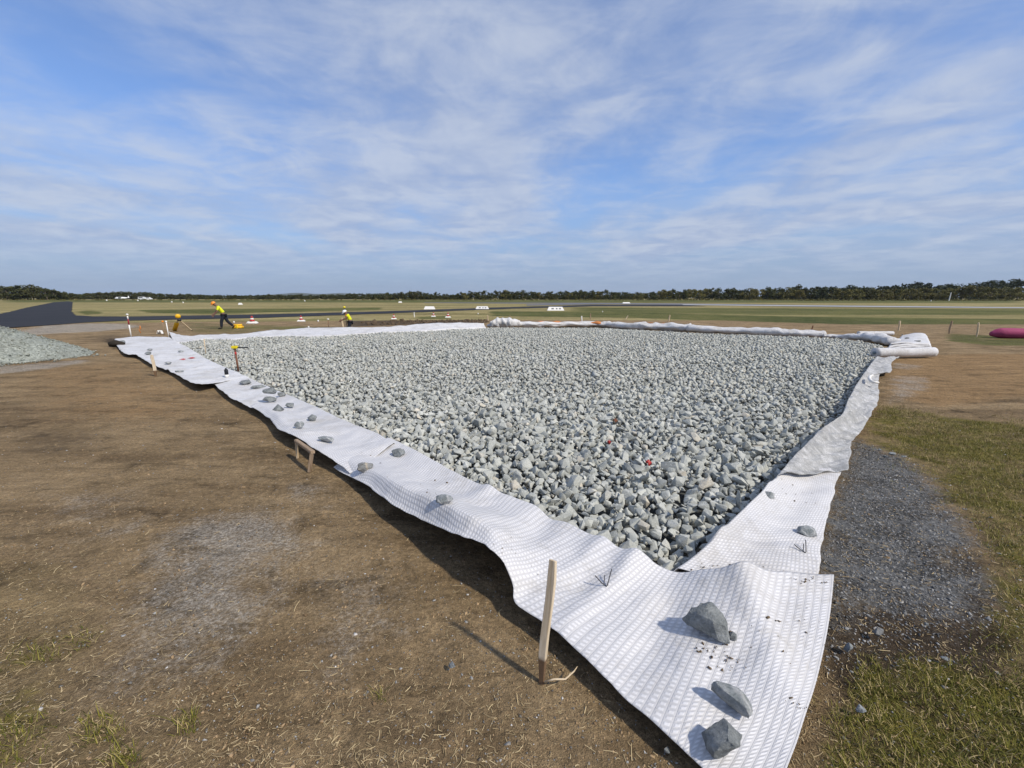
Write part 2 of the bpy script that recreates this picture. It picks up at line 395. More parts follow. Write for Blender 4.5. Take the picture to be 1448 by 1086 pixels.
    col = t.scalec(col, t.math('MULTIPLY', g, t.math('MULTIPLY', t.math('MULTIPLY_ADD', n3, 1.6, .2), t.math('MULTIPLY_ADD', n5, 1.5, .25))))
    vd = t.voro(p, 62); vs = t.voro(p, 62, 'Color')
    spr = t.new('ShaderNodeSeparateColor'); t.l.new(vs, spr.inputs[0])
    chip = t.math('MULTIPLY', t.ramp(vd, .22, .30, 1, 0), t.ramp(spr.outputs[0], .86, .9))
    chip = t.math('MULTIPLY', chip, t.math('SUBTRACT', 1.0, t.attr('tan')))
    col = t.mix(t.math('MULTIPLY', chip, .8), col, t.mix(spr.outputs[1], (.26, .20, .13), (.36, .36, .35)))
    t.put(b.inputs['Base Color'], col); b.inputs['Roughness'].default_value = .95; b.inputs['Specular IOR Level'].default_value = .1
    h = t.math('MULTIPLY_ADD', n3, .5, t.math('MULTIPLY', n2, 1.2)); h = t.math('MULTIPLY_ADD', n4, .3, h); h = t.math('MULTIPLY_ADD', chip, .35, h)
    t.put(b.inputs['Normal'], t.bump(h, 1.0, .05))
    o = link('ground', me, m, None, True); tag(o, kind='structure')
build_ground()

def asphalt_mat():
    m, t, b = mat('asphalt'); p = pos(t)
    n = t.noise(p, .5, 6, .65); n2 = t.noise(p, 30, 3, .6)
    mp = t.new('ShaderNodeMapping'); t.l.new(p, mp.inputs[0]); mp.inputs['Scale'].default_value = (.5, .02, 1); mp.inputs['Rotation'].default_value = (0, 0, R(37))
    w = t.noise(mp.outputs[0], 1.2, 4, .6)
    c = t.mix(n, (.018, .019, .023), (.04, .041, .046)); c = t.mix(t.ramp(w, .5, .75, 0, .5), c, (.07, .068, .068))
    t.put(b.inputs['Base Color'], t.scalec(c, t.math('MULTIPLY_ADD', n2, .6, .7)))
    b.inputs['Roughness'].default_value = .92; b.inputs['Specular IOR Level'].default_value = .12
    t.put(b.inputs['Normal'], t.bump(n2, .3, .01)); return m
def flat_sheet(name, pts, z, m):
    poly0 = [at(x, y, z) for x, y in pts]; poly = []; rj = random.Random(4)
    for a, b in zip(poly0, poly0[1:]+poly0[:1]):
        L = (b-a).length; k = max(1, min(60, int(L/1.2))) if min(a.length, b.length) < 140 else 1
        for i in range(k):
            q = a+(b-a)*i/k
            if i: q += Vector((rj.uniform(-.14, .14), rj.uniform(-.14, .14), 0))
            poly.append(q)
    me = bpy.data.meshes.new(name); me.from_pydata([tuple(p) for p in poly], [], [tuple(range(len(poly)))]); me.update()
    if me.polygons[0].normal.z < 0: me.flip_normals()
    o = link(name, me, m); tag(o, kind='structure'); return o
AS = asphalt_mat()
flat_sheet('runway', [(-700,478),(-700,452),(0,444),(35,435.5),(75,427.5),(96,426),(103,427),(102,433),(101,441),(107,446),(130,447.3),(190,447.5),(362,444.6),(540,440.2),(700,434.8),(840,430.8),
     (970,431.2),(1000,433),(840,433),(700,437.2),(540,443.4),(362,449.6),(250,451.6),(180,453.2),(120,456),(70,459.5),(0,464)], .035, AS)
pale = simple('pale_concrete', (.42, .42, .42), .9, .15, .4)
grey = simple('grey_seal', (.14, .14, .15), .9, .2, .3)
flat_sheet('taxiway', [(600,427.6),(840,428.2),(960,429),(1140,431.3),(1448,434.3),(2400,442),(2400,445),(1448,435.9),(1140,433.5),(965,431),(840,430),(600,428.1)], .05, grey)
flat_sheet('pavement', [(966,430.4),(1140,432),(1448,434.6),(2400,442.4),(2400,443.6),(1448,435.5),(1140,432.9),(966,431.2)], .06, pale)
flat_sheet('pavement', [(745,430.4),(800,429.4),(870,428.8),(930,428.9),(930,429.7),(840,430.2),(745,432)], .06, grey)

# ================================================================== SHEETS
def sheet_mat(name, base=(.53, .52, .52), dirty=0.0, gauze=False):
    m, t, b = mat(name); uv = t.new('ShaderNodeTexCoord').outputs['UV']
    sp = t.new('ShaderNodeSeparateXYZ'); t.l.new(uv, sp.inputs[0])
    p = pos(t)
    U = t.math('DIVIDE', sp.outputs[0], .040); V = t.math('DIVIDE', sp.outputs[1], .031)
    fu = t.math('FRACT', U); fv = t.math('FRACT', V)
    du = t.math('ABSOLUTE', t.math('SUBTRACT', fu, .5)); dv = t.math('ABSOLUTE', t.math('SUBTRACT', fv, .5))
    pu = t.ramp(du, .18, .34, 1, 0); pv = t.ramp(dv, .16, .36, 1, 0)
    cell = t.math('MULTIPLY', pu, pv)
    rib = t.ramp(du, .40, .49)
    rv = t.ramp(dv, .42, .5)
    n1 = t.noise(p, 2.2, 6, .65); n2 = t.noise(p, 14, 5, .7); n3 = t.noise(p, 60, 4, .7)
    c = t.mix(cell, base, tuple(min(.86, x*1.27) for x in base))
    c = t.mix(t.math('MULTIPLY', rib, .12), c, tuple(x*.62 for x in base))
    c = t.mix(t.math('MULTIPLY', rv, .10), c, tuple(x*.6 for x in base))
    d = t.ramp(t.math('MULTIPLY_ADD', n2, .5, n1), .76-dirty*.35, 1.02-dirty*.3)
    c = t.mix(t.math('MULTIPLY', d, .35+dirty*.45), c, (.40, .37, .32) if not gauze else (.40, .395, .38))
    n0 = t.noise(p, 1.0, 6, .7, .6); c = t.mix(t.math('MULTIPLY', t.ramp(t.math('MULTIPLY_ADD', n2, .4, n0), .68, .86), .38), c, (.36, .335, .30))
    sp_ = t.ramp(n3, .64, .72); c = t.mix(t.math('MULTIPLY', sp_, t.math('MULTIPLY', t.ramp(n1, .50, .62), .65)), c, (.16, .12, .085))
    if gauze:
        n4 = t.noise(p, 6, 6, .75, .6)
        c = t.mix(t.ramp(n4, .47, .64, .0, .7), c, (.20, .198, .188)); c = t.mix(t.ramp(n4, .36, .47, .85, .0), c, (.66, .65, .645)); c = t.mix(t.ramp(n3, .42, .6, .0, .5), c, (.20, .20, .195))
    t.put(b.inputs['Base Color'], c)
    t.put(b.inputs['Roughness'], t.mix(cell, (.62, .62, .62), (.42, .42, .42)))
    b.inputs['Specular IOR Level'].default_value = .35
    h = t.math('MULTIPLY_ADD', rib, -.40, t.math('MULTIPLY', cell, .55)); h = t.math('MULTIPLY_ADD', rv, -.2, h)
    nb = t.bump(h, .45, .008); t.put(b.inputs['Normal'], t.bump(t.math('MULTIPLY_ADD', n3, .25, n2), .25, .02, nb))
    return m
WHITE = sheet_mat('white_geotextile'); GAUZE = sheet_mat('dusty_geotextile', (.47, .465, .455), .6, True)
WHITEF = sheet_mat('plain_geotextile', (.59, .58, .575), .25)
SURF = {}
def catmull(P, n):
    P = np.asarray(P, float); m = len(P); out = []
    t = np.linspace(0, m-1-1e-9, n); i = t.astype(int); f = (t-i)[:, None]
    g = lambda k: P[np.clip(k, 0, m-1)]
    p0, p1, p2, p3 = g(i-1), g(i), g(i+1), g(i+2)
    # tension .5 but monotone enough for close stations
    return .5*((2*p1)+(-p0+p2)*f+(2*p0-5*p1+4*p2-p3)*f**2+(-p0+3*p1-3*p2+p3)*f**3)
def build_sheet(key, st, nu, nv, m, label, ridges=(), amp=.02, drop=.22, seed=0, thick=.004, name='geotextile_sheet', skirt=True, crease=.05):
    Pi = catmull([at(*s[0], s[1]) for s in st], nu); Po = catmull([at(*s[2], s[3]) for s in st], nu)
    Pm = catmull([at(*(s[5] or ((s[0][0]+s[2][0])/2, (s[0][1]+s[2][1])/2)), (s[1]+s[3])/2) if s[5] else (at(*s[0], s[1])+at(*s[2], s[3]))/2 for s in st], nu)
    cr = catmull([(s[4],) for s in st], nu)[:, 0]
    v = np.linspace(0, 1, nv)[None, :, None]
    L0 = 2*(v-.5)*(v-1); L1 = -4*v*(v-1); L2 = 2*v*(v-.5)
    G = Pi[:, None]*L0+Pm[:, None]*L1+Po[:, None]*L2
    Zl = Pi[:, None, 2]*(1-v[..., 0])+Po[:, None, 2]*v[..., 0]
    vv = v[..., 0]
    G[..., 2] = Zl+cr[:, None]*np.where(vv < .84, sstep(vv, .25, .84), 1-sstep(vv, .84, 1.0))*1.3
    X, Y = G[..., 0], G[..., 1]
    # the cloth settles towards the ground between its two edges
    mid = np.sin(np.pi*vv)
    G[..., 2] -= .035*mid*sstep(Zl, .05, .14)
    Uarc = np.concatenate([[0], np.cumsum(np.linalg.norm(np.diff((Pi+Po)/2, axis=0), axis=1))])[:, None]
    Wd = np.linalg.norm(Po-Pi, axis=1)[:, None]
    s = seed*13.7
    edge = np.minimum(1, np.minimum(vv, 1)*6+.35)
    fold = np.sqrt(fbm(Uarc*1.5+s+.5*vv, vv*.9+s, 3)**2+.012)*2-.4
    G[..., 2] += amp*edge*(fold+1.3*fbm(X*2.3+s, Y*2.3, 3))*1.6
    G[..., 2] += .012*fbm(X*7+s, Y*7, 2)+crease*(np.sqrt(fbm(Uarc*4+s+1.2*vv, vv*1.3+s, 3)**2+.0008)-.1)*mid
    # frayed, wavering outer edge
    G[..., :2] += ((vv**6)[..., None]*.03*np.stack([fbm(Uarc*5+s, Uarc*0+2, 3), fbm(Uarc*5+s, Uarc*0+8, 3)], -1))
    for a, b_, za, w in ridges:
        a = np.array(at(*a, .1)[:2]); b_ = np.array(at(*b_, .1)[:2]); e = b_-a; q = np.stack([X, Y], -1)-a
        tt = np.clip((q@e)/(e@e), 0, 1); dd = np.hypot(q[..., 0]-tt*e[0], q[..., 1]-tt*e[1])
        G[..., 2] += za*np.exp(-(dd/w)**2)*(1-.6*tt)
    fl = ground_height(X, Y)+.016+.010*(seed % 3); q = G[..., 2]-fl; G[..., 2] = fl+.5*(q+np.sqrt(q*q+.0012))
    uv = np.stack([np.broadcast_to(Uarc, X.shape), vv*np.maximum(Wd, .3)], -1)
    if skirt:   # the inner edge tucks down behind the stones
        inn = (Pi-Po); inn[:, 2] = 0; inn /= np.linalg.norm(inn, axis=1)[:, None]
        rows = []; uvr = []
        for k, (dx, dz) in enumerate(((.30, -drop-.06), (.16, -drop*.75), (.07, -drop*.3))):
            q = G[:, 0]+inn*dx; q[:, 2] = G[:, 0, 2]+dz; rows.append(q); uvr.append(np.stack([Uarc[:, 0], np.full(nu, -dx-.1)], -1))
        G = np.concatenate([np.stack(rows, 1), G], 1); uv = np.concatenate([np.stack(uvr, 1), uv], 1); nv2 = nv+3
    else: nv2 = nv
    i = np.arange(nu-1)[:, None]*nv2; j = np.arange(nv2-1)[None, :]
    F = np.stack([i+j, i+nv2+j, i+nv2+j+1, i+j+1], -1).reshape(-1, 4)
    me = np_mesh(name, G.reshape(-1, 3), F, None, uv.reshape(-1, 2))
    if me.polygons[len(me.polygons)//2].normal.z < 0: me.flip_normals()
    o = link(name, me, m, None, True)
    sol = o.modifiers.new('thickness', 'SOLIDIFY'); sol.thickness = thick; sol.offset = -1
    tag(o, label, 'geotextile sheet', 'white geotextile sheets laid round the stone bed')
    SURF[key] = G.reshape(-1, 3)
    return o
def surf_z(x, y, keys='ABCDEFK'):
    best = (1e9, 0)
    for k in keys:
        if k not in SURF: continue
        S = SURF[k]; d = (S[:, 0]-x)**2+(S[:, 1]-y)**2; i = np.argpartition(d, 3)[:3]; i = i[d[i].argsort()]
        if d[i[0]] < best[0]-1e-4: best = (d[i[0]], float(S[i, 2].mean()))
    return best[1] if best[0] < .06 else 0.0
def on_sheet(px, py, keys='ABCDEFK'):
    z = .1
    for _ in range(6):
        p = at(px, py, z); z = surf_z(p.x, p.y, keys)
    p = at(px, py, z); return p
build_sheet('A', A_ST, 260, 70, WHITE, 'largest white ribbed geotextile sheet, wrapping the near corner below the wooden peg',
            ridges=(((1040,806),(1120,990),.09,.12), ((908,788),(800,880),.055,.08), ((962,805),(900,960),-.045,.12), ((700,690),(640,735),.05,.10), ((780,730),(735,800),-.05,.12), ((860,768),(760,845),.045,.08)), amp=.022, seed=0, crease=.05)
build_sheet('B', B_ST, 110, 36, WHITE, 'white sheet with its lifted edge over the small wooden frame, middle of the left side', amp=.022, seed=1)
build_sheet('C', C_ST, 190, 36, WHITEF, 'far white sheet of the left side with ragged wavy edge, under the black spray can', amp=.03, seed=2)
build_sheet('D', D_ST, 110, 40, WHITE, 'clean white ribbed sheet on the right side between the near corner and the dusty gauze', amp=.02, seed=3, drop=.3,
            ridges=(((1010,765),(1110,790),.04,.1), ((1080,700),(1170,730),.03,.1)))
build_sheet('E', E_ST, 110, 36, GAUZE, 'dust-grey rumpled sheet on the right side beside the green grass', amp=.05, seed=4, drop=.34, crease=.24)
build_sheet('F', F_ST, 60, 24, GAUZE, 'short grey torn sheet just in front of the white fabric roll', amp=.045, seed=5, drop=.3, crease=.2)
build_sheet('K', K_ST, 160, 20, WHITEF, 'long smooth white sheet along the back left edge, in front of the striding worker', amp=.04, seed=6, drop=.3)

# bunched fabric along the back right
def bundle(stations, label, m, seed, wr=.25):
    n = 16; V = []; k = 8*len(stations)
    S = catmull([[*at(x, yb, .02)[:2], (yb-yt)/(FPX/at(x, yb, .0)[1])*.5, w] for x, yb, yt, w in stations], k)
    for i in range(k):
        x, y, r, w = S[i]; t = S[min(i+1, k-1)][:2]-S[max(i-1, 0)][:2]; t /= np.linalg.norm(t); nx, ny = -t[1], t[0]
        for j in range(n):
            th = 2*math.pi*j/n
            q = 1+wr*2.2*(vnoise(np.array([i*.45+seed*7]), np.array([th*1.6]))[0]-.5)+wr*(vnoise(np.array([i*1.6+seed]), np.array([th*3]))[0]-.5)
            if i in (0, k-1): q *= .55
            cx = math.cos(th)*w*q; cz = r+math.sin(th)*r*q
            V.append((x+nx*(cx+w), y+ny*(cx+w), max(cz, 0.0)))
    F = [(i*n+j, i*n+(j+1) % n, (i+1)*n+(j+1) % n, (i+1)*n+j) for i in range(k-1) for j in range(n)]
    F += [tuple(range(n))[::-1], tuple((k-1)*n+j for j in range(n))]
    me = bpy.data.meshes.new('fabric_bundle'); me.from_pydata(V, [], F); me.update()
    uv = me.uv_layers.new(name='UVMap')
    o = link('fabric_bundle', me, m, None, True)
    return tag(o, label, 'fabric bundle', 'bunched white fabric along the back of the stone bed')
bundle([(688,463,459,.25),(696,463.5,452,.4),(710,463.5,450.2,.45),(724,463.5,450.3,.4),(738,463,454,.3)], 'tallest heap of bunched white fabric at the far corner of the stone bed', WHITEF, 1)
bundle([(732,463,455,.3),(765,463,455,.35),(800,462.5,455.5,.35),(840,462.5,454.6,.35),(861,463.5,455,.35),(900,466,456.3,.35),(935,467.5,457,.35),(974,469.5,458.5,.35)], 'long crumpled white fabric run at the back with orange soil behind it', WHITEF, 2, .32)
bundle([(968,469.5,459,.3),(1005,471.3,461.5,.33),(1047,473,463,.3),(1089,475,463,.33),(1112,476,465.5,.28),(1140,477,466.8,.28),(1169,477.8,467.8,.22)], 'smoothly rolled white fabric run along the back right edge of the stones', WHITEF, 3, .15)
bundle([(1165,478,471.5,.2),(1183,478.5,472.5,.2),(1205,480.5,471,.24),(1222,482.5,470.5,.3),(1240,486,473.5,.34),(1252,488,477,.3)], 'twisted white fabric end at the back right corner behind the white roll', WHITEF, 4, .25)
def roll(name, a, b, r, m, core, label, cat, taper=0, coreneg=.04):
    a, b = Vector(a), Vector(b); d = (b-a).normalized(); root = empty(name, (a+b)/2-Vector((0, 0, r)))
    off = -root.location; N = 22; n = 40
    mb = MB()
    pts = []; rad = []
    if taper: pts += [a-d*taper+Vector((0, 0, -.06)), a-d*taper*.86+Vector((0, 0, -.05)), a-d*taper*.5+Vector((0, 0, -.02)), a-d*taper*.15]; rad += [r*.38, r*.52, r*.80, r*.97]
    for i in range(N+1): pts.append(a+(b-a)*i/N); rad.append(r*(1+.025*math.sin(i*1.7)+.012*math.sin(i*4.1)))
    mb.tube([p+off for p in pts], rad, n, cap=True)
    body = mb.build('fabric_layers', m, root, True)
    me = body.data; me.uv_layers.new(name='UVMap')
    for l in me.uv_layers.active.data: pass
    if core is not None:
        c = MB(); c.tube([a+off-d*coreneg, a+off+d*.05], r*.30, 20); c.build('core_tube', core, root, True)
    return tag(root, label, cat)
TEAL = simple('grey_core', (.16, .2, .22), .7)
PINK = simple('pink_plastic', (.31, .05, .12), .7, .5, 3, .2, .9)
a = at(1236, 506, 0); b = at(1318.5, 504.5, 0)
roll('fabric_roll', (a.x, a.y, .17), (b.x, b.y, .165), .165, WHITEF, TEAL, 'white fabric roll lying at the right end of the stone bed', 'fabric roll')
a = at(1414, 478, 0); b = at(1640, 482, 0)
roll('fabric_roll', (a.x, a.y, .25), (b.x, b.y, .25), .25, PINK, None, 'pink plastic wrapped roll lying on the grass at the right edge', 'fabric roll', taper=.42)
a = at(1213, 474, 0); b = at(1262, 474, 0)
roll('fabric_roll', (a.x, a.y, .10), (b.x, b.y, .10), .11, WHITEF, None, 'thin white roll behind the twisted fabric end at the back right corner', 'fabric roll')
def folded_stack():
    P = [(1254,493),(1262,483),(1277,473),(1290,474),(1307,472),(1310,479),(1312,487),(1316,493)]
    # three layers of folded cloth, each a wavy grid
    nu, nv = 34, 26; root = empty('folded_fabric', at(1284, 492, 0)); off = np.array(root.location)
    for L, (lx, rx) in enumerate(((0, 1.0), (.03, .96), (.05, .92))):
        e0 = np.array([at(1254+L*2, 493-L*.5, .05)[:], at(1275+L*1.5, 475+L*.6, .1)[:]]); e1 = np.array([at(1317-L*2, 493-L*.5, .05)[:], at(1311-L*1.5, 475+L*.6, .1)[:]])
        v = np.linspace(0, 1, nv)[None, :, None]; u = np.linspace(0, 1, nu)[:, None, None]
        G = (e0[0]*(1-v)+e0[1]*v)*(1-u)+(e1[0]*(1-v)+e1[1]*v)*u
        X, Y = G[..., 0], G[..., 1]
        G[..., 2] = .05+.055*L+.10*np.sin(np.pi*u[..., 0])*.6+.26*fbm(X*1.1+L*.2, Y*1.0, 3)+.10*np.abs(fbm(X*.6, Y*1.8+L*.4, 2))*2
        G[..., 2] = np.maximum(G[..., 2], .02+.04*L)
        i = np.arange(nu-1)[:, None]*nv; j = np.arange(nv-1)[None, :]
        F = np.stack([i+j, i+nv+j, i+nv+j+1, i+j+1], -1).reshape(-1, 4)
        o = link('fabric_layer', np_mesh('fabric_layer', (G-off).reshape(-1, 3), F, None, np.stack([X, Y], -1).reshape(-1, 2)), WHITEF, root, True)
        o.modifiers.new('thickness', 'SOLIDIFY').thickness = .05
        SURF['G'] = G.reshape(-1, 3)
    tag(root, 'pile of folded white fabric weighted with small stones behind the white roll', 'folded fabric')
folded_stack()

# ================================================================== STONES
def rock_mat():
    m, t, b = mat('crushed_stone'); p = objc(t)
    oi = t.new('ShaderNodeObjectInfo').outputs['Random']
    r = t.math('FRACT', t.math('ADD', oi, t.attr('rnd')))
    r2 = t.math('FRACT', t.math('MULTIPLY', r, 17.31))
    n = t.noise(p, 7, 6, .65); n2 = t.noise(p, 40, 5, .7); n3 = t.noise(p, 3.2, 3, .5, 1.2)
    c = t.mix(r, (.335, .340, .305), (.50, .50, .45))
    c = t.mix(t.ramp(r2, .93, .98, 0, .8), c, (.55, .49, .39))
    c = t.mix(t.ramp(r2, .0, .10, .55, 0), c, (.17, .185, .185))
    c = t.mix(t.ramp(n, .42, .68, 0, .6), c, (.27, .285, .27))
    c = t.mix(t.ramp(n3, .57, .63, 0, .4), c, (.62, .62, .585))
    c = t.scalec(c, t.math('MULTIPLY_ADD', n2, .7, .65))
    t.put(b.inputs['Base Color'], c); b.inputs['Roughness'].default_value = .82; b.inputs['Specular IOR Level'].default_value = .25
    t.put(b.inputs['Normal'], t.bump(t.math('MULTIPLY_ADD', n2, .4, n), .5, .02))
    return m
STONE = rock_mat()
def rock_proto(seed, npts=14, bev=.0, noise=0.0, sub=0, aniso=(1, .8, .65)):
    rnd = np.random.default_rng(seed)
    P = rnd.normal(size=(npts, 3)); P /= np.linalg.norm(P, axis=1)[:, None]; P *= rnd.uniform(.8, 1.05, (npts, 1))
    P *= np.array(aniso)*rnd.uniform(.85, 1.15, 3)
    bm = bmesh.new()
    for q in P: bm.verts.new(q)
    r = bmesh.ops.convex_hull(bm, input=bm.verts[:])
    bmesh.ops.delete(bm, geom=[v for v in bm.verts if not v.link_faces], context='VERTS')
    bmesh.ops.dissolve_limit(bm, angle_limit=R(14), verts=bm.verts[:], edges=bm.edges[:])
    if bev: bmesh.ops.bevel(bm, geom=bm.edges[:], offset=bev, segments=2, affect='EDGES', clamp_overlap=True, profile=.6)
    bmesh.ops.triangulate(bm, faces=bm.faces[:])
    if sub:
        bmesh.ops.subdivide_edges(bm, edges=bm.edges[:], cuts=sub, use_grid_fill=True)
        from mathutils import noise as mn
        bm.normal_update()
        for v in bm.verts: v.co += v.normal*noise*(mn.fractal(v.co*2.6+Vector((seed, 0, 0)), 1.0, 2.0, 4))
    bmesh.ops.recalc_face_normals(bm, faces=bm.faces[:])
    bm.verts.index_update()
    V = np.array([v.co[:] for v in bm.verts]); F = np.array([[v.index for v in f.verts] for f in bm.faces]); bm.free()
    return V, F
def rand_rot(n, rnd, flat=.5):
    """random rotations that prefer the flat side lying down"""
    out = np.zeros((n, 3, 3))
    for i in range(n):
        q = Matrix.Rotation(rnd.uniform(0, 2*math.pi), 3, 'Z') @ Matrix.Rotation(rnd.normal()*flat, 3, 'X') @ Matrix.Rotation(rnd.normal()*flat, 3, 'Y') @ Matrix.Rotation(rnd.uniform(0, 2*math.pi), 3, 'Z')
        out[i] = np.array(q)
    return out
def poisson(mask_fn, x0, x1, y0, y1, r, rnd):
    """jittered hex layout"""
    dy = r*.866; ys = np.arange(y0, y1, dy); pts = []
    for k, y in enumerate(ys):
        xs = np.arange(x0+(k % 2)*r/2, x1, r); pts.append(np.stack([xs, np.full(len(xs), y)], 1))
    P = np.concatenate(pts)+rnd.uniform(-.34*r, .34*r, (sum(map(len, pts)), 2))
    return P[mask_fn(P)]
def scatter_mesh(name, protos, P, size, Rm, rnd, which=None, attr=True):
    which = rnd.integers(0, len(protos), len(P)) if which is None else which
    Vs = []; Fs = []; Ra = []; k = 0
    for w in range(len(protos)):
        idx = np.nonzero(which == w)[0]
        if not len(idx): continue
        V, F = protos[w]
        X = np.einsum('nij,vj->nvi', Rm[idx], V)*size[idx][:, None, None] if size.ndim == 1 else np.einsum('nij,nvj->nvi', Rm[idx], V[None]*size[idx][:, None, :])
        X += P[idx][:, None, :]
        Vs.append(X.reshape(-1, 3)); Fs.append((F[None]+(np.arange(len(idx))*len(V))[:, None, None]).reshape(-1, F.shape[1])+k)
        Ra.append(np.repeat(rnd.random(len(idx)), len(V))); k += len(idx)*len(V)
    return np_mesh(name, np.concatenate(Vs), np.concatenate(Fs), {'rnd': np.concatenate(Ra)})
def build_stones():
    rnd = np.random.default_rng(5)
    x0, y0 = PIT.min(0); x1, y1 = PIT.max(0)
    inside = lambda m: (lambda P: sdist(P, PIT) < -m)
    low = poisson(inside(-.06), x0-.1, x1+.1, y0-.1, y1+.1, .115, rnd)
    top = poisson(inside(.05), x0, x1, y0, y1, .158, rnd)
    top = top[np.hypot(top[:, 0], top[:, 1]) < 26]
    P2 = np.concatenate([low, top]); n = len(P2); lay = np.r_[np.zeros(len(low)), np.ones(len(top))]
    s = np.where(lay < 1, rnd.uniform(.062, .085, n), rnd.lognormal(-2.68, .26, n).clip(.04, .12))
    big = 1.0+.12*sstep(-np.hypot(P2[:, 0], P2[:, 1]), -12, -4); s = s*big
    z = .012+.045*lay+rnd.uniform(-.03, .03, n)+.07*fbm(P2[:, 0]*.7, P2[:, 1]*.7, 3)
    # the bed sits lower along the right-hand sheet, and rises a little to the middle
    z += .05*(1-np.exp(sdist(P2, PIT)/.8))-.03
    P = np.column_stack([P2, z])
    ex = poisson(inside(.0), -4, 6.5, 2.5, 11, .10, rnd); ez = .015+.03*rnd.random(len(ex))+.07*fbm(ex[:, 0]*.7, ex[:, 1]*.7, 3)+.05*(1-np.exp(sdist(ex, PIT)/.8))-.02
    P = np.vstack([P, np.column_stack([ex, ez])]); s = np.r_[s, rnd.uniform(.018, .04, len(ex))]; lay = np.r_[lay, np.zeros(len(ex))]; n = len(P)
    Rm = rand_rot(n, rnd, .75)
    # nearest stones are single objects
    dist = np.sqrt(P[:, 0]**2+P[:, 1]**2+(HC-P[:, 2])**2)
    score = s/dist*np.where(lay > 0, 1.25, .8)
    near = np.argsort(-score)[:300]; rest = np.ones(n, bool); rest[near] = False
    an = [(1, .8, .62), (1, .72, .5), (1, .9, .75), (1, .62, .5)]
    protoN = [np_mesh('crushed_rock', *rock_proto(100+i, 9+i % 5, .045, .045, 1, an[i % 4])) for i in range(28)]
    for q in protoN: q.materials.append(STONE)
    for k, i in enumerate(near):
        o = bpy.data.objects.new('crushed_rock', protoN[k % 28]); COL.objects.link(o)
        M = Matrix(Rm[i].tolist()).to_4x4(); M.translation = Vector(P[i]); o.matrix_world = M; o.scale = (s[i],)*3
        tag(o, 'grey angular crushed rock in the near corner of the stone bed', 'rock', 'nearest crushed rocks of the stone bed')
    mid = rest & (dist < 9); far = rest & (dist >= 9)
    pm = [rock_proto(200+i, 8+i % 5, .04, 0, 0, an[i % 4]) for i in range(24)]
    pf = [rock_proto(300+i, 8+i % 4, 0, 0, 0, an[i % 4]) for i in range(24)]
    me1 = scatter_mesh('stone_bed', pm, P[mid], s[mid], Rm[mid], rnd); me2 = scatter_mesh('stone_bed', pf, P[far], s[far], Rm[far], rnd)
    bm = bmesh.new(); bm.from_mesh(me1); bm.from_mesh(me2); me = bpy.data.meshes.new('stone_bed'); bm.to_mesh(me); bm.free()
    o = link('stone_bed', me, STONE)
    tag(o, 'bed of grey crushed rock filling the area between the white sheets', 'stone bed', kind='stuff')
build_stones()

# rocks resting on the sheets: px centre-bottom, width, height in px, tone, label
def light_stone(name, ca, cb, patch=None):
    m, t, b = mat(name); p = objc(t); n = t.noise(p, 14, 6, .7); n2 = t.noise(p, 90, 5, .75); n3 = t.noise(p, 7, 2, .5, .8)
    mp = t.new('ShaderNodeMapping'); t.l.new(p, mp.inputs[0]); mp.inputs['Scale'].default_value = (8, 30, 14); v = t.noise(mp.outputs[0], 1.3, 5, .65, .8)
    c = t.mix(t.ramp(n, .35, .65), ca, cb); c = t.mix(t.ramp(v, .56, .62, 0, .4), c, (.33, .35, .35))
    if patch: c = t.mix(t.ramp(n3, .50, .56, 0, .85), c, patch)
    t.put(b.inputs['Base Color'], t.scalec(c, t.math('MULTIPLY_ADD', n2, 1.2, .4))); b.inputs['Roughness'].default_value = .85
    t.put(b.inputs['Normal'], t.bump(t.math('MULTIPLY_ADD', n2, .4, n), .8, .03)); return m
S_GREY = light_stone('weight_stone_grey', (.13, .142, .142), (.27, .282, .275))
S_TAN = light_stone('weight_stone_tan', (.17, .17, .16), (.25, .25, .24), (.42, .36, .27))
S_PALE = light_stone('weight_stone_pale', (.18, .2, .2), (.33, .34, .34), (.46, .46, .45))
def rock_on(px, pyb, w, h, label, m=S_GREY, seed=1, keys='ABCDEFK', lift=0.0, asp=.8, npts=13, rz=None, sub=2, name='rock', cat='rock', group=None, tilt=0.0, nz=.075):
    p = on_sheet(px, pyb, keys) if keys else at(px, pyb, 0)
    t = math.sqrt(p.x**2*0+p.y**2+(HC-p.z)**2)          # distance in depth terms
    dep = p.y*CP+(HC-p.z)*SP; mpp = dep/FPX
    W = w*mpp; el = math.atan2(HC-p.z, p.y); H = max(.25*W, (h*mpp-.38*W*asp*math.sin(el))/math.cos(el)); H = min(H, .95*W)
    V, F = rock_proto(seed*31+5, npts, .04, nz, sub, (1, .85, .8)) if 'pyramid-shaped stone' not in label else (np.array([(-1, -.7, 0), (1, -.8, 0), (.8, .8, 0), (-.9, .7, 0), (-.5, -.45, .75), (.48, -.4, .72), (.0, .05, 1.5), (.1, .12, 1.45)]), np.array([(0, 1, 5), (0, 5, 4), (4, 5, 6), (1, 2, 7), (1, 7, 5), (5, 7, 6), (2, 3, 7), (3, 6, 7), (3, 0, 4), (3, 4, 6), (0, 2, 1), (0, 3, 2)]))
    V = V-(V.max(0)+V.min(0))/2; V /= (V.max(0)-V.min(0)); V *= np.array([W, W*asp, H])
    M = np.array(Matrix.Rotation((random.uniform(-.3, .3) if rz is None else rz), 3, 'Z') @ Matrix.Rotation(tilt, 3, 'Y')); V = V@M.T
    me = np_mesh(name, V-np.array([0, 0, V[:, 2].min()]), F)
    o = link(name, me, m); o.location = (p.x, p.y+W*asp*.35, p.z+lift-.006)
    # object texture space scaled by size: keep mesh in metres, vary by seed
    return tag(o, label, cat, group)
GR = 'rocks weighting the white sheets'
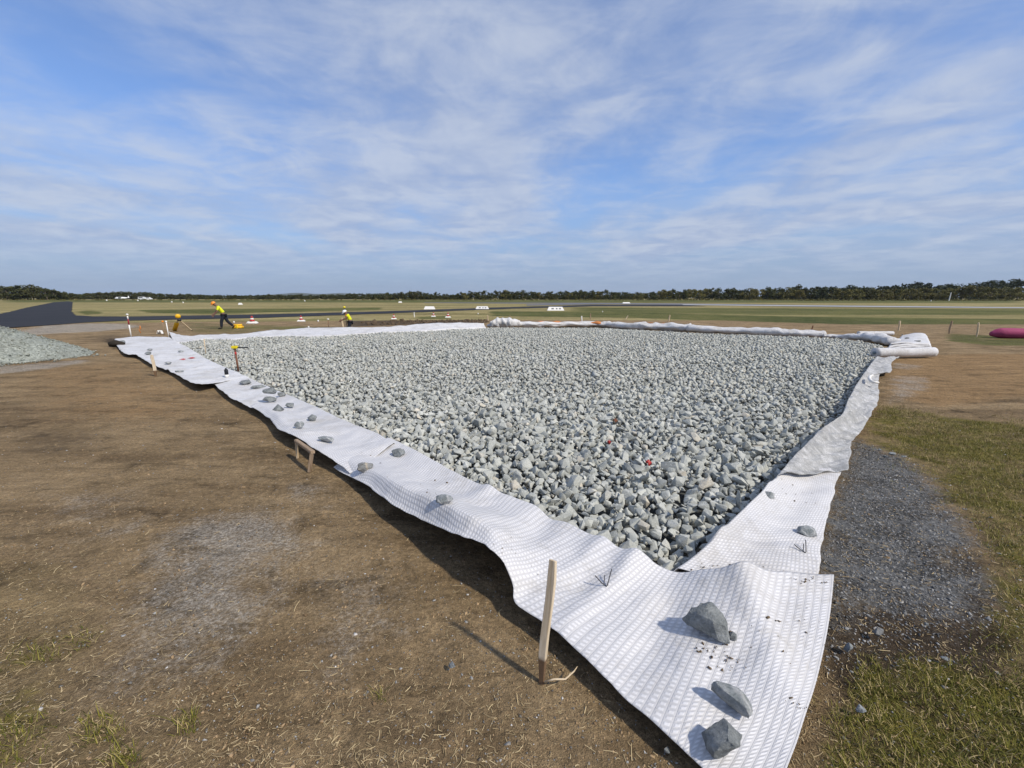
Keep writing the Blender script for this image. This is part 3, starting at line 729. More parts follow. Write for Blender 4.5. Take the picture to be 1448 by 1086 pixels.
for r in [
    (1008,905,64,44,'largest grey rock on the near corner of the white sheet, pointed at the top',S_GREY,3,.62,.8,.10),
    (1037,1010,56,32,'long pale-veined rock between the other two rocks of the near corner',S_PALE,44,.45,.85,.05),
    (1028,1084,52,50,'blocky grey rock at the bottom edge of the picture on the white sheet',S_GREY,5,.85,-.2,.15),
    (1037,906,13,14,'small dark brown stone touching the largest rock of the near corner',S_GREY,6,.8),
    (1145,759,26,14,'smooth oval pebble on the clean right hand sheet by the wire pin',S_PALE,7,.7),
    (1090,705,16,11,'small triangular stone on the right hand sheet near the crushed rock',S_PALE,8,.7),
    (628,714,27,15,'pale shiny stone on the near left sheet, nearest to the tall wooden peg',S_PALE,9,.7),
    (515,669,21,16,'grey stone with a tan patch beside the seam of the left sheets',S_TAN,10,.8),
    (562,646,20,13,'dark notched stone just above the tan patched one, near the crushed rock',S_GREY,11,.8),
    (459,626,25,10,'flat broad stone with a white vein on the left sheet above the small frame',S_PALE,12,.6),
    (421.5,606,12,11,'round grey stone on the left sheet, left of a pair of stones',S_PALE,13,.9),
    (440,596,14,10,'rounded wedge stone at the right of the round grey stone on the left sheet',S_GREY,14,.8),
    (391,581,14,10,'pyramid-shaped stone below the stacked pair of stones',S_GREY,15,.9),
    (408.5,577,14,8,'low domed stone to the right of the pyramid-shaped one',S_GREY,16,.8),
    (380,569.5,21,10,'lower block of the stacked pair of stones on the left sheet',S_GREY,17,.8),
    (396.5,561,11,7,'small stone leaning at the right of the stacked pair',S_GREY,18,.8),
    (364,549.5,20,5,'thin flat slab stone between the spray can and the stacked pair',S_GREY,19,.5),
    (344.5,544.5,18,8,'wedge stone closest to the black spray can',S_GREY,20,.7),
    (207,502,9,5,'grey stone at the far left sheet just left of the white peg',S_GREY,21,.8),
    (211,496,7,3.5,'pale small stone above the grey one by the white peg on the far left sheet',S_PALE,22,.8),
    (172,486,6,5,'dark stone on the far left tip of the left sheet',S_GREY,23,.9),
    (236,515,8,4,'flat pale stone in the middle of the far left sheet',S_PALE,24,.8),
    (255,498.5,10,3.5,'pale stone on the far sheet close to the crushed rock edge',S_PALE,25,.6),
    (252.7,526.5,12,3.5,'flat bar of stone at the edge of the far left sheet',S_PALE,26,.4)]:
    rock_on(r[0], r[1], r[2], r[3], r[4], r[5], r[6], asp=r[7], group=GR, rz=(-r[8] if len(r) > 8 else None), tilt=(r[9] if len(r) > 9 else 0.0), sub=2 if r[2] > 15 else 1, npts=8 if r[6] == 15 else 20)
o = rock_on(379, 560.5, 20, 10, 'upper block of the stacked pair of stones on the left sheet', S_GREY, 27, asp=.7, group=GR)
lowp = on_sheet(380, 569.5); o.location = (lowp.x-.02, lowp.y+.11, lowp.z+.135)
for i, (x, y, w, h, l) in enumerate([(1284,481,7,3,'tan stone in the middle of the folded white fabric pile'), (1299.5,484.5,8,2.5,'upper of two flat slabs on the folded white fabric pile'), (1299,488,8.5,2.5,'lower of two flat slabs on the folded white fabric pile'),
        (1290,491,5.5,4.5,'dark round stone touching the back of the white roll on the fabric pile'), (1282,487,4,2,'small dark stone at the left of the folded white fabric pile'), (1276,475,2.5,1.8,'tiny dark stone on the back edge of the folded white fabric pile'), (1310,490,4.5,4,'brown stone at the right edge of the folded white fabric pile')]):
    rock_on(x, y, w, h, l, S_TAN if i in (0, 6) else S_GREY, 40+i, keys='G', lift=.04, asp=.7, sub=0, group='stones on the folded fabric pile')
for i, (x, y, w, h, l, m) in enumerate([(1244,901,13,15,'tan oval stone on dark soil to the right of the near sheet',S_TAN), (1203,922,14,12,'flat grey chip on dark soil close to the edge of the near sheet',S_PALE), (1219,1011,13,14,'pale round pebble in the grass to the right of the near sheet',S_PALE),
        (1338,934,11,6,'whitish flat pebble on the dark soil at the right, far from the sheet',S_PALE), (1311,884,5,7,'small pale upright pebble at the far side of the dark soil',S_PALE),
        (1263,644,8,5,'largest white pebble in the row where dark gravel meets grass',S_PALE), (1253,647,7,4,'white pebble at the near side of the row where dark gravel meets grass',S_PALE), (1279,647,7,4,'white pebble at the right end of the row where dark gravel meets grass',S_PALE), (1245,637,5,3,'smaller pebble at the left end of the row where dark gravel meets grass',S_PALE),
        (639,945,10,9,'round pale pebble on the bare dirt to the left of the wooden peg',S_PALE), (944,1066,9,7,'bluish chip on the dirt below the near sheet edge, bottom of the picture',S_GREY)]):
    rock_on(x, y, w, h, l, m, 60+i, keys='', asp=.75, sub=1, name='pebble', cat='pebble')

# ================================================================== SMALL GROUND LITTER (stuff)
def litter():
    rnd = np.random.default_rng(21)
    def pts(n, rmax, k=1.6):
        a = rnd.uniform(R(18), R(162), n); r = .7+(rmax-.7)*rnd.random(n)**k
        P = np.stack([r*np.cos(a), r*np.sin(a)], 1)
        return P
    allout = lambda P: sdist(P, PIT) > .05
    sheetpolys = [np.array([p[:2] for p in [at(*s[0], s[1]) for s in st]+[at(*s[2], s[3]*.3) for s in st[::-1]]]) for st in (A_ST, B_ST, C_ST, D_ST, E_ST, F_ST)]
    def ok(P, m=.0):
        k = allout(P)
        for sp in sheetpolys: k &= sdist(P, sp) > m
        return P[k]
    gp = lambda P, dz=0: np.column_stack([P, ground_height(P[:, 0], P[:, 1])+dz])
    # pebbles and chips
    P = ok(pts(34000, 13, 1.5)); n = len(P)
    dd = cover(P, [(215,790),(270,735),(380,725),(420,760),(350,850),(280,960),(200,930)], .5)
    dk = cover(P, [(1205,618),(1290,645),(1345,700),(1385,775),(1412,860),(1330,890),(1240,880),(1140,900),(1150,780),(1170,700)], .3)
    keep = rnd.random(n) < .42+.5*dd+.5*dk; P = P[keep]; n = len(P)
    s = rnd.lognormal(-5.25, .45, n).clip(.0025, .022)
    pm = [rock_proto(500+i, 9, 0, 0, 0, (1, .8, .55)) for i in range(8)]
    me = scatter_mesh('loose_chips', pm, gp(P, .002), s, rand_rot(n, rnd, .4), rnd)
    m, t, b = mat('stone_chips'); r = t.attr('rnd'); n2 = t.noise(pos(t), 60, 3, .6)
    c = t.mix(t.ramp(r, .2, .9), (.13, .12, .105), (.33, .32, .30)); c = t.mix(t.ramp(r, .92, .95), c, (.55, .52, .48)); c = t.mix(t.ramp(r, .0, .3, .9, 0), c, (.16, .11, .06))
    t.put(b.inputs['Base Color'], t.scalec(c, t.math('MULTIPLY_ADD', n2, .7, .6))); b.inputs['Roughness'].default_value = .85
    Pc = ok(pts(60000, 9, 1.4)); n = len(Pc); cl = fbm(Pc[:, 0]*2.3, Pc[:, 1]*2.3, 4); Pc = Pc[rnd.random(n) < .45+2.2*cl]; n = len(Pc)
    mec = scatter_mesh('soil_crumbs', pm, gp(Pc, .0), rnd.lognormal(-5.3, .5, n).clip(.002, .02), rand_rot(n, rnd, .4), rnd)
    mc_, t2, b2 = mat('soil_crumbs'); r2 = t2.attr('rnd'); t2.put(b2.inputs['Base Color'], t2.mix(r2, (.14, .092, .05), (.40, .28, .16))); b2.inputs['Roughness'].default_value = .95; b2.inputs['Specular IOR Level'].default_value = .1
    tag(link('soil_crumbs', mec, mc_), 'crumbs and small clods of dry brown soil on the bare ground', 'soil', kind='stuff')
    tag(link('loose_chips', me, m), 'scattered small stone chips and clods on the bare dirt', 'stone chips', kind='stuff')
    # crushed fines on the dark patch at the right
    a = pxpoly([(1160,640),(1205,618),(1290,645),(1345,700),(1395,775),(1420,870),(1330,930),(1240,950),(1140,960),(1150,780)])
    B = np.column_stack([rnd.uniform(a[:, 0].min(), a[:, 0].max(), 26000), rnd.uniform(a[:, 1].min(), a[:, 1].max(), 26000)]); sdv = sdist(B, a)
    B = B[sdv < rnd.normal(-.1, .15, len(B))]; B = ok(B, .02); n = len(B)
    me = scatter_mesh('crushed_fines', pm, gp(B, .001), rnd.lognormal(-4.9, .4, n).clip(.003, .022), rand_rot(n, rnd, .5), rnd)
    m2, t, b = mat('crushed_fines'); r = t.attr('rnd')
    c = t.mix(t.ramp(r, .0, .9), (.052, .052, .05), (.28, .275, .265)); c = t.mix(t.ramp(r, .95, .97), c, (.40, .38, .35))
    t.put(b.inputs['Base Color'], c); b.inputs['Roughness'].default_value = .85
    tag(link('crushed_fines', me, m2), 'dark crushed stone fines spilled on the soil right of the sheets', 'gravel', kind='stuff')
    # straw: short bent strips
    def strips(name, P, L, W, seg, bend, lift, m, label, cat, up=False):
        n = len(P); k = seg+1
        th = rnd.uniform(0, 2*math.pi, n); bd = rnd.normal(0, bend, n); l = L(n); w = W(n)
        base = gp(P, .003); V = np.zeros((n, k, 2, 3)); x = np.zeros((n, 3)); x[:] = base
        ang = th.copy(); el = (rnd.uniform(.7, 1.35, n) if up else rnd.normal(0, .12, n))
        for i in range(k):
            side = np.stack([-np.sin(ang), np.cos(ang), np.zeros(n)], 1)*(w*(1-(i/seg)**1.6*(.95 if up else .4)))[:, None]
            V[:, i, 0] = x-side; V[:, i, 1] = x+side
            if not up: V[:, i, 1, 2] += w*.8
            x = x+np.stack([np.cos(ang)*np.cos(el), np.sin(ang)*np.cos(el), np.sin(el)], 1)*(l/seg)[:, None]
            if up: el = el-np.abs(rnd.normal(.25, .15, n))
            else: el = el-.02; ang = ang+bd/seg
        V[..., 2] = np.maximum(V[..., 2], (base[:, 2]+.001)[:, None, None])
        i0 = (np.arange(n)*k*2)[:, None]+np.arange(seg)[None]*2
        F = np.stack([i0, i0+1, i0+3, i0+2], -1).reshape(-1, 4)
        me = np_mesh(name, V.reshape(-1, 3), F, {'rnd': np.repeat(rnd.random(n), k*2)})
        return tag(link(name, me, m), label, cat, kind='stuff')
    ms, t, b = mat('dry_straw'); r = t.attr('rnd')
    c = t.mix(r, (.22, .155, .07), (.52, .40, .22)); t.put(b.inputs['Base Color'], c); b.inputs['Roughness'].default_value = .8
    P1 = ok(pts(95000, 10, 1.25)); P1 = P1[P1[:, 0] < 1.5]
    w = .13+.87*cover(P1, [(-160,760),(90,780),(180,880),(160,980),(300,1020),(700,1060),(700,1300),(-300,1300)], .5); P1 = P1[rnd.random(len(P1)) < w]
    Q = ok(pts(34000, 8, 1.2)); Q = Q[Q[:, 0] > 1.0]
    strips('dry_straw', np.concatenate([P1, Q]), lambda n: rnd.lognormal(-3.75, .55, n), lambda n: rnd.uniform(.0009, .0022, n), 4, .9, 0, ms, 'bits of dry straw and dead grass lying on the soil', 'straw')
    # living grass blades
    mg, t, b = mat('grass_blades'); r = t.attr('rnd')
    c = t.mix(t.ramp(r, 0, .75), (.060, .066, .007), (.19, .17, .026)); c = t.mix(t.ramp(r, .72, .95), c, (.42, .32, .15)); t.put(b.inputs['Base Color'], c)
    b.inputs['Roughness'].default_value = .65; b.inputs['Specular IOR Level'].default_value = .2
    zones = [([(1222,600),(1250,572),(1330,585),(1460,600),(1640,620),(1660,740),(1448,760),(1395,745),(1340,690),(1285,645),(1225,622)], 30000, .3),
             ([(1395,745),(1640,720),(1750,1000),(1600,1200),(1448,1000),(1400,850)], 13000, .12),
             ([(1130,1100),(1160,1020),(1200,960),(1290,930),(1400,950),(1600,1000),(1500,1200),(1130,1200)], 7000, .1),
             ([(1195,960),(1235,925),(1265,960),(1230,1010)], 700, .05),
             ([(-40,980),(60,960),(60,1040),(20,1100),(-60,1120)], 900, .1), ([(0,905),(70,890),(90,930),(10,960)], 500, .1), ([(120,1020),(160,1010),(165,1045),(130,1050)], 250, .03), ([(250,1020),(270,1010),(275,1035),(255,1040)], 120, .02), ([(150,1070),(190,1060),(190,1090)], 150, .02), ([(520,975),(545,970),(545,985),(525,988)], 60, .02)]
    G = []
    for pts_, n, soft in zones:
        a = pxpoly(pts_); B = np.column_stack([rnd.uniform(a[:, 0].min()-soft, a[:, 0].max()+soft, n*3), rnd.uniform(a[:, 1].min()-soft, a[:, 1].max()+soft, n*3)])
        d = sdist(B, a)/soft; cl = fbm(B[:, 0]*3.1, B[:, 1]*3.1, 4)
        B = B[(d+cl*5.5 < rnd.normal(-.4, .4, len(B)))]; G.append(B[:n])
    strips('grass', ok(np.concatenate(G), .01), lambda n: rnd.lognormal(-3.3, .42, n), lambda n: rnd.uniform(.001, .0024, n), 3, 0, 0, mg, 'short green grass growing among dry stalks on the soil', 'grass', up=True)
litter()

# heap of fine crushed stone at the left
def stone_heap():
    c = at(-150, 506, 0); c2 = at(104, 504, 0); rad = (c2-c).length; Hh = 1.72
    nr, ns = 60, 160; V = []
    for i in range(nr):
        for j in range(ns):
            a = 2*math.pi*j/ns; f = i/(nr-1); V.append((f*rad*math.cos(a)*(1+.05*math.sin(3*a+1)), f*rad*math.sin(a)*.62*(1+.04*math.sin(5*a)), f))
    V = np.array(V); f = V[:, 2].copy()
    z = Hh*(1-np.sqrt(f**2*.94+.06)+0)/(1-math.sqrt(.06))
    z = np.maximum(z, 0)*(1-sstep(f, .9, 1)*.5)+.16*fbm((V[:, 0]+c.x)*1.1, V[:, 1]*1.1, 4)*(1-f)+.05*fbm(V[:, 0]*7, V[:, 1]*7, 3)*(f < .97)
    V[:, 2] = np.where(f > .995, -.05, z)
    i = np.arange(nr-1)[:, None]*ns; j = np.arange(ns)[None, :]
    F = np.stack([i+j, i+ns+j, i+ns+(j+1) % ns, i+(j+1) % ns], -1).reshape(-1, 4)
    m, t, b = mat('fine_crushed_stone'); p = objc(t); n = t.noise(p, 1.5, 5, .6); vc = t.voro(p, 22, 'Color'); n2 = t.noise(p, 30, 3, .7)
    sp = t.new('ShaderNodeSeparateColor'); t.l.new(vc, sp.inputs[0])
    cc = t.mix(sp.outputs[0], (.21, .225, .19), (.45, .47, .40)); cc = t.mix(t.ramp(n, .45, .7, 0, .4), cc, (.18, .18, .145))
    t.put(b.inputs['Base Color'], t.scalec(cc, t.math('MULTIPLY_ADD', n2, .6, .7))); b.inputs['Roughness'].default_value = .9
    t.put(b.inputs['Normal'], t.bump(t.math('ADD', sp.outputs[1], n2), .9, .05))
    o = link('stone_heap', np_mesh('stone_heap', V, F), m, None, True); o.location = (c.x, c.y, 0)
    rnd = np.random.default_rng(8); k = rnd.integers(ns*4, len(V), 9000); Q = V[k]+rnd.normal(0, .04, (9000, 3)); Q[:, 2] = V[k][:, 2]+.005
    ft = rnd.uniform(-.2, 1.6, 700); fr = rnd.normal(1.0, .05, 700); Q2 = np.column_stack([np.cos(-ft)*rad*fr, np.sin(-ft)*rad*.62*fr, np.full(700, .01)]); Q = np.vstack([Q, Q2])
    pmh = [rock_proto(800+i, 8, 0, 0, 0) for i in range(8)]
    q = link('loose_stones', scatter_mesh('loose_stones', pmh, Q, rnd.lognormal(-3.3, .4, len(Q)).clip(.015, .09), rand_rot(len(Q), rnd, .7), rnd), m, o); q['kind'] = 'stuff'
    tag(o, 'low heap of fine greenish grey crushed stone at the left edge', 'stone heap')
stone_heap()

# ================================================================== STAKES, MARKERS, TOOLS
WOOD = None
def wood_mat(name, ca, cb, dirt=None, zt=.2):
    m, t, b = mat(name); p = objc(t)
    mp = t.new('ShaderNodeMapping'); t.l.new(p, mp.inputs[0]); mp.inputs['Scale'].default_value = (40, 40, 3)
    n = t.noise(mp.outputs[0], 1.0, 5, .6, .8); n2 = t.noise(p, 30, 4, .6)
    c = t.mix(t.ramp(n, .35, .65), ca, cb); c = t.mix(t.ramp(n2, .66, .72, 0, .6), c, tuple(x*.35 for x in ca))
    if dirt:
        sp = t.new('ShaderNodeSeparateXYZ'); t.l.new(p, sp.inputs[0])
        c = t.mix(t.ramp(t.math('MULTIPLY_ADD', n2, .03, sp.outputs[2]), zt-.005, zt+.02, 1, 0), c, dirt)
    t.put(b.inputs['Base Color'], c); b.inputs['Roughness'].default_value = .75; t.put(b.inputs['Normal'], t.bump(n, .3, .004)); return m
PEG = wood_mat('pale_pine', (.50, .39, .25), (.68, .57, .42), (.16, .095, .05), .16)
OLDW = wood_mat('old_timber', (.22, .15, .09), (.36, .26, .17))
PINE = wood_mat('pine', (.46, .34, .2), (.62, .5, .34))
WPAINT = simple('white_paint', (.72, .70, .66), .6, .12)
RED = simple('red_paint', (.42, .035, .03), .5, .2)
DRED = simple('dark_red_paint', (.28, .02, .03), .5, .2)
YEL = simple('yellow_paint', (.75, .42, .015), .5, .12)
CAPY = simple('yellow_cap', (.72, .58, .02), .5, .1)
ORG = simple('orange_tape', (.75, .22, .02), .6, .15)
RUST = simple('rusty_steel', (.16, .07, .04), .8, .35)
BLK = simple('black_plastic', (.015, .016, .02), .45, .2)
def stake_geo(p, top, wx, wy, m, name, label, cat='stake', group=None, pointed=True, rz=0.0):
    """sawn stake from ground point p to point top"""
    root = None
    p = Vector(p); top = Vector(top); d = top-p; L = d.length
    bm = bmesh.new(); bmesh.ops.create_cube(bm, size=1.0)
    for v in bm.verts: v.co = Vector((v.co.x*wx, v.co.y*wy, (v.co.z+.5)*(L+.05)-.05))
    bmesh.ops.bevel(bm, geom=bm.edges[:], offset=min(wx, wy)*.1, segments=1, affect='EDGES')
    ed = [e for e in bm.edges if abs(e.verts[0].co.z-e.verts[1].co.z) > L*.5]; bmesh.ops.subdivide_edges(bm, edges=ed, cuts=6)
    for v in bm.verts:
        k = v.co.z/L; v.co.x += .006*math.sin(k*5+p.x)*wx/.04; v.co.y += .004*math.sin(k*7)*wy/.04
        if v.co.z < L*.22 and pointed: f = .55+.45*max(0, v.co.z)/(L*.22); v.co.x *= f; v.co.y *= f
        if v.co.z > L*.99: v.co.x *= .82; v.co.z += .01*(1 if v.co.y > 0 else -.3)
    me = bpy.data.meshes.new(name); bm.to_mesh(me); bm.free()
    o = link(name, me, m); o.location = p; q = d.to_track_quat('Z', 'Y'); o.rotation_euler = (q.to_matrix() @ Matrix.Rotation(rz, 3, 'Z')).to_euler()
    return tag(o, label, cat, group)
def stake_px(xb, yb, xt, yt, wpx, m, label, cat='stake', group=None, zb=None, name='survey_stake', extra=None, rz=.35):
    z = gz(*at(xb, yb)[:2]) if zb is None else zb
    p = at(xb, yb, z); top = at_d(xt, yt, p.y); w = max(.012, wpx*p.y/FPX)
    o = stake_geo(p, top, w, w*.8, m, name, label, cat, group, rz=rz)
    o['L'] = (top-p).length; o['W'] = w
    return o
def cleanup(o):
    for k in ('L', 'W'):
        if k in o: del o[k]
# nearest wooden peg
p = at(766, 966, gz(*at(766, 966)[:2])); top = at_d(781, 792, p.y+.03)
o = stake_geo(p, top, .042, .030, PEG, 'wooden_peg', 'tall pale wooden peg standing in the dirt at the edge of the near sheet', 'peg', rz=.5)
# red and white ranging rod
def striped(name, xb, yb, xt, yt, w, cols, label, cat, cap=None, zb=None):
    z = gz(*at(xb, yb)[:2]) if zb is None else zb
    p = at(xb, yb, z); tp = at_d(xt, yt, p.y); d = tp-p; root = empty(name, p); tag(root, label, cat)
    for f0, f1, m, nm in cols: MB().tube([d*f0, d*(f0*.5+f1*.5), d*f1], w/2, 10).build(nm, m, root, True)
    if cap:
        nm, m, r, h = cap; b_ = MB(); b_.lathe([(r*.3, 0), (r, h*.25), (r, h*.75), (r*.3, h)], tuple(d*1.0), 12); b_.build(nm, m, root, True)
    return root
striped('ranging_rod', 185.5, 476, 180, 446, .06, [(-.04, .56, WPAINT, 'lower_band'), (.56, .82, DRED, 'upper_band'), (.82, .97, WPAINT, 'tip_band')], 'red and white survey rod standing behind the far end of the left sheet', 'survey rod', ('knob', WPAINT, .055, .09))
striped('survey_stake', 239, 478, 235, 456, .05, [(-.04, 1.0, WPAINT, 'shaft')], 'white round-topped stake at the far corner where the two left sheets meet', 'stake', ('cap', WPAINT, .045, .09))
striped('survey_stake', 232, 474, 230, 456, .035, [(-.04, 1.0, OLDW, 'shaft')], 'thin brown stake with an orange cap left of the white round-topped stake', 'stake', ('cap', ORG, .05, .10))
cleanup(stake_px(220, 532, 215, 502, 3.4, PEG, 'whitish wooden peg leaning at the ragged edge of the far left sheet', name='wooden_peg', cat='peg'))
r_ = striped('level_stake', 337, 524, 332, 492.5, .05, [(-.04, .72, RUST, 'shaft'), (.72, .84, RED, 'red_band'), (.84, 1.0, RUST, 'upper_shaft')], 'rusty marker rod with a yellow top standing in the crushed rock', 'marker rod', None, zb=.05)
d = at_d(332, 492.5, at(337, 524, .05).y)-at(337, 524, .05)
MB().box(d+Vector((0, 0, .03)), (.16, .09, .075), bev=.015).build('yellow_cap', CAPY, r_)
MB().box(d+Vector((.22, 0, .02)), (.28, .03, .03), bev=.006).build('side_bar', BLK, r_)
striped('survey_stake', 291, 502, 288.5, 479, .03, [(-.04, 1.0, PINE, 'shaft')], 'thin pale cane standing in the crushed rock near the far left corner', 'stake', None, zb=.05)
GB = 'small stakes in the ground beyond the stone bed'
for xb, yb, xt, yt, w, m, l in [
    (690, 455.5, 689.5, 446, 1.6, PINE, 'thin wooden stake just behind the tallest fabric heap at the back'),
    (586, 448.5, 585.5, 441.5, 1.4, WPAINT, 'short white stake between the cones beyond the back sheet'),
    (945.5, 456, 947, 445.5, 1.6, PINE, 'leaning stake behind the crumpled white fabric run'),
    (1270.5, 468.5, 1272.5, 454, 1.9, PINE, 'stake beyond the back right corner, nearest to the white roll'),
    (1342, 472, 1346, 454, 2.0, OLDW, 'leaning brown stake in the middle of the three at the right'),
    (1381, 476.5, 1384, 456.5, 1.9, PINE, 'leaning pale stake nearest to the pink roll'),
    (822.5, 455.5, 822.5, 447, 1.6, WPAINT, 'white stake behind the long crumpled fabric at the back'),
    (835, 452, 835, 443.5, 1.3, OLDW, 'dim brown stake right of the white one behind the crumpled fabric'),
    (1148, 467, 1149.5, 460.5, 1.3, RUST, 'dark short stake behind the smoothly rolled fabric'),
    (721, 451.5, 721, 446, 1.0, OLDW, 'faint short stake right of the tallest fabric heap'),
    (884, 452.5, 888, 446.5, 1.2, PINE, 'short tilted stick on the grass behind the crumpled fabric')]:
    cleanup(stake_px(xb, yb, xt, yt, w, m, l, group=GB))
striped('survey_stake', 464.5, 463, 464, 452.5, .035, [(-.04, 1, RUST, 'shaft')], 'dark pin with a white head left of the kneeling worker', 'stake', ('cap', WPAINT, .07, .1))
cleanup(stake_px(485.5, 465, 483.5, 449.5, 2.6, PINE, 'wide wooden post directly in front of the worker in the white helmet', name='wooden_post', cat='post', zb=0))
# far poles in front of the trees
for xb, yb, xt, yt, l in [(1342, 424.5, 1345, 413.5, 'tall pale leaning pole in front of the trees at the right'), (1315, 430.5, 1317, 424, 'short pale pole at the field edge in front of the right trees')]:
    p = at_d(xb, yb, 230); tp = at_d(xt, yt, 230)
    mb = MB().tube([Vector((0, 0, -.3)), tp-p], [.28, .2], 8); o = mb.build('pole', WPAINT); o.location = p; tag(o, l, 'pole')
# small white ground markers
for x, y, w, l in [(331, 457, 2.2, 'small white peg marker just right of the striding worker'), (350.5, 458, 2.4, 'small white marker touching the left of the nearest cone'), (436.5, 464, 2.2, 'white marker just behind the back sheet below the cones'),
                   (450, 455.2, 2.2, 'cream marker halfway between the cones and the kneeling worker'), (676, 444.5, 1.5, 'tiny cream marker on the dry grass left of the tallest fabric heap'), (852, 441.5, 1.3, 'tiny pale marker on the green strip at the back')]:
    p = at(x, y, 0); s = w*p.y/FPX
    MBo = MB().lathe([(s*.5, 0), (s*.5, s*.9), (s*.42, s*1.15), (s*.12, s*1.3)], (0, 0, 0), 10); o = MBo.build('ground_marker', WPAINT, None, True); o.location = p; tag(o, l, 'marker', 'small white ground markers')
# cones on white bases
def cone(px, py, wpx, hpx, label):
    p = at(px, py, 0); s = p.y/FPX; W = wpx*s; H = hpx*s; root = empty('marker_cone', p, .2)
    MB().box((0, 0, H*.14), (W, W*.7, H*.28), bev=H*.05, top=(.72, .72)).build('base', WPAINT, root)
    c = W*.25
    prof = lambda f0, f1: [(c*(1-.72*f0), H*(.28+.72*f0)), (c*(1-.72*f1), H*(.28+.72*f1))]
    MB().lathe(prof(0, .34), n=18).build('red_lower_band', RED, root, True); MB().lathe(prof(.34, .62), n=18).build('white_band', WPAINT, root, True)
    MB().lathe([*prof(.62, .96), (c*.22, H*1.0)], n=18).build('red_tip', RED, root, True)
    tag(root, label, 'cone', 'red and white cones along the works edge')
for a_ in [(357, 457.5, 14, 10.5, 'nearest red and white cone, just right of the striding worker'), (426, 454.6, 10.5, 8.2, 'red and white cone alone between the two workers'),
           (557, 451.5, 8, 7.2, 'red and white cone on bare earth left of a close pair of cones'), (613, 448, 6.8, 6.4, 'left cone of the close pair beyond the back sheet'), (633.5, 449.2, 8.6, 7, 'right cone of the close pair beyond the back sheet')]: cone(*a_)
# white gable markers of the strip
def gable(px, py, wpx, hpx, label, marks=False):
    p = at(px, py, 0); s = p.y/FPX; W = wpx*s; H = hpx*s; root = empty('gable_marker', p)
    b_ = MB(); D = H*1.8; tw = W*.40
    V = [(-W/2, -D/2, 0), (W/2, -D/2, 0), (W/2, D/2, 0), (-W/2, D/2, 0), (-tw, -D*.08, H), (tw, -D*.08, H), (tw, D*.08, H), (-tw, D*.08, H)]
    b_.add(V, [(0, 3, 2, 1), (0, 1, 5, 4), (1, 2, 6, 5), (2, 3, 7, 6), (3, 0, 4, 7), (4, 5, 6, 7)]); b_.build('white_shell', WPAINT, root)
    if marks:
        for fx, fw in ((-.18, .16), (.06, .10), (.25, .13)):
            n_ = Vector((0, -H, D*.42)).normalized(); c_ = Vector((fx*W, -D*.29, H*.5))+n_*.004
            ex = Vector((1, 0, 0))*fw*W/2; ez = Vector((0, D*.42, H)).normalized()*H*.22
            mb = MB().add([c_-ex-ez, c_+ex-ez, c_+ex*.8+ez, c_-ex*.9+ez], [(0, 1, 2, 3)]); mb.build('grey_smudge', grey, root)
    tag(root, label, 'runway marker', 'white gable markers along the strip')
for a_ in [(607.5, 437.3, 15, 4, 'plain white gable marker left of the other two, behind the cones'), (682, 437.2, 18.5, 4, 'middle white gable marker on the dry grass strip', True), (785.5, 439, 23.5, 5, 'largest white gable marker with dark smudges on the green strip', True),
           (566, 428, 4.6, 1.7, 'far small white gable marker on the dry grass in the distance'), (885.5, 429.2, 11, 1.9, 'long low white marker on the far grey pavement'), (340, 430.8, 4.4, 2.4, 'small white mound marker above the striding worker'),
           ]: gable(*a_)
for x, y, l in [(243, 427.8, 'white dot marker, left of a pair near the far left trees'), (259, 428.6, 'white dot marker, right of a pair near the far left trees'), (151, 425.6, 'tiny white marker left of the white aircraft'), (431, 426.2, 'tiny cream marker on the far field above the cones'), (195, 425.8, 'tiny white marker beside the parked white vehicles')]:
    p = at(x, y, 0); s = p.y/FPX; mb = MB().lathe([(.9*s, 0), (.85*s, 1.2*s), (.3*s, 1.8*s)], n=10); o = mb.build('distant_marker', WPAINT, None, True); o.location = p; tag(o, l, 'marker', 'white dots on the distant field')

# survey tripod with a yellow head and bag
def tripod():
    p = at(251, 469, 0); s = p.y/FPX; root = empty('survey_tripod', p)
    hd = at_d(251.5, 447, p.y)-p; ft1 = at(246.5, 467.5, 0)-p; ft2 = at(272, 467.8, 0)-p; ft3 = Vector((.1, 1.0, 0))
    j = hd+Vector((0, 0, -.16))
    MB().lathe([(.05, -.13), (.13, -.09), (.145, .02), (.09, .1), (.03, .12)], tuple(hd), 14).build('yellow_head', YEL, root, True)
    MB().lathe([(.1, -.08), (.1, .03)], tuple(j+Vector((.05, 0, -.05))), 10).build('mount', BLK, root, True)
    mid = j+(ft1-j)*.3
    MB().tube([j, mid], .035, 8).build('leg', PINE, root)
    MB().tube([mid, mid+(ft1-mid)*.12, ft1*.9+mid*.1, ft1], [.05, .12, .12, .07], 10).build('leg_bag', YEL, root, True)
    MB().tube([j, j+(ft2-j)*.95], .028, 8).build('leg', PINE, root); MB().tube([j+(ft2-j)*.94, ft2], [.05, .02], 8).build('foot', BLK, root)
    MB().tube([j, ft3], .035, 8).build('leg', PINE, root)
    tag(root, 'wooden survey tripod with a yellow head and yellow leg bag near the striding worker', 'tripod')
tripod()
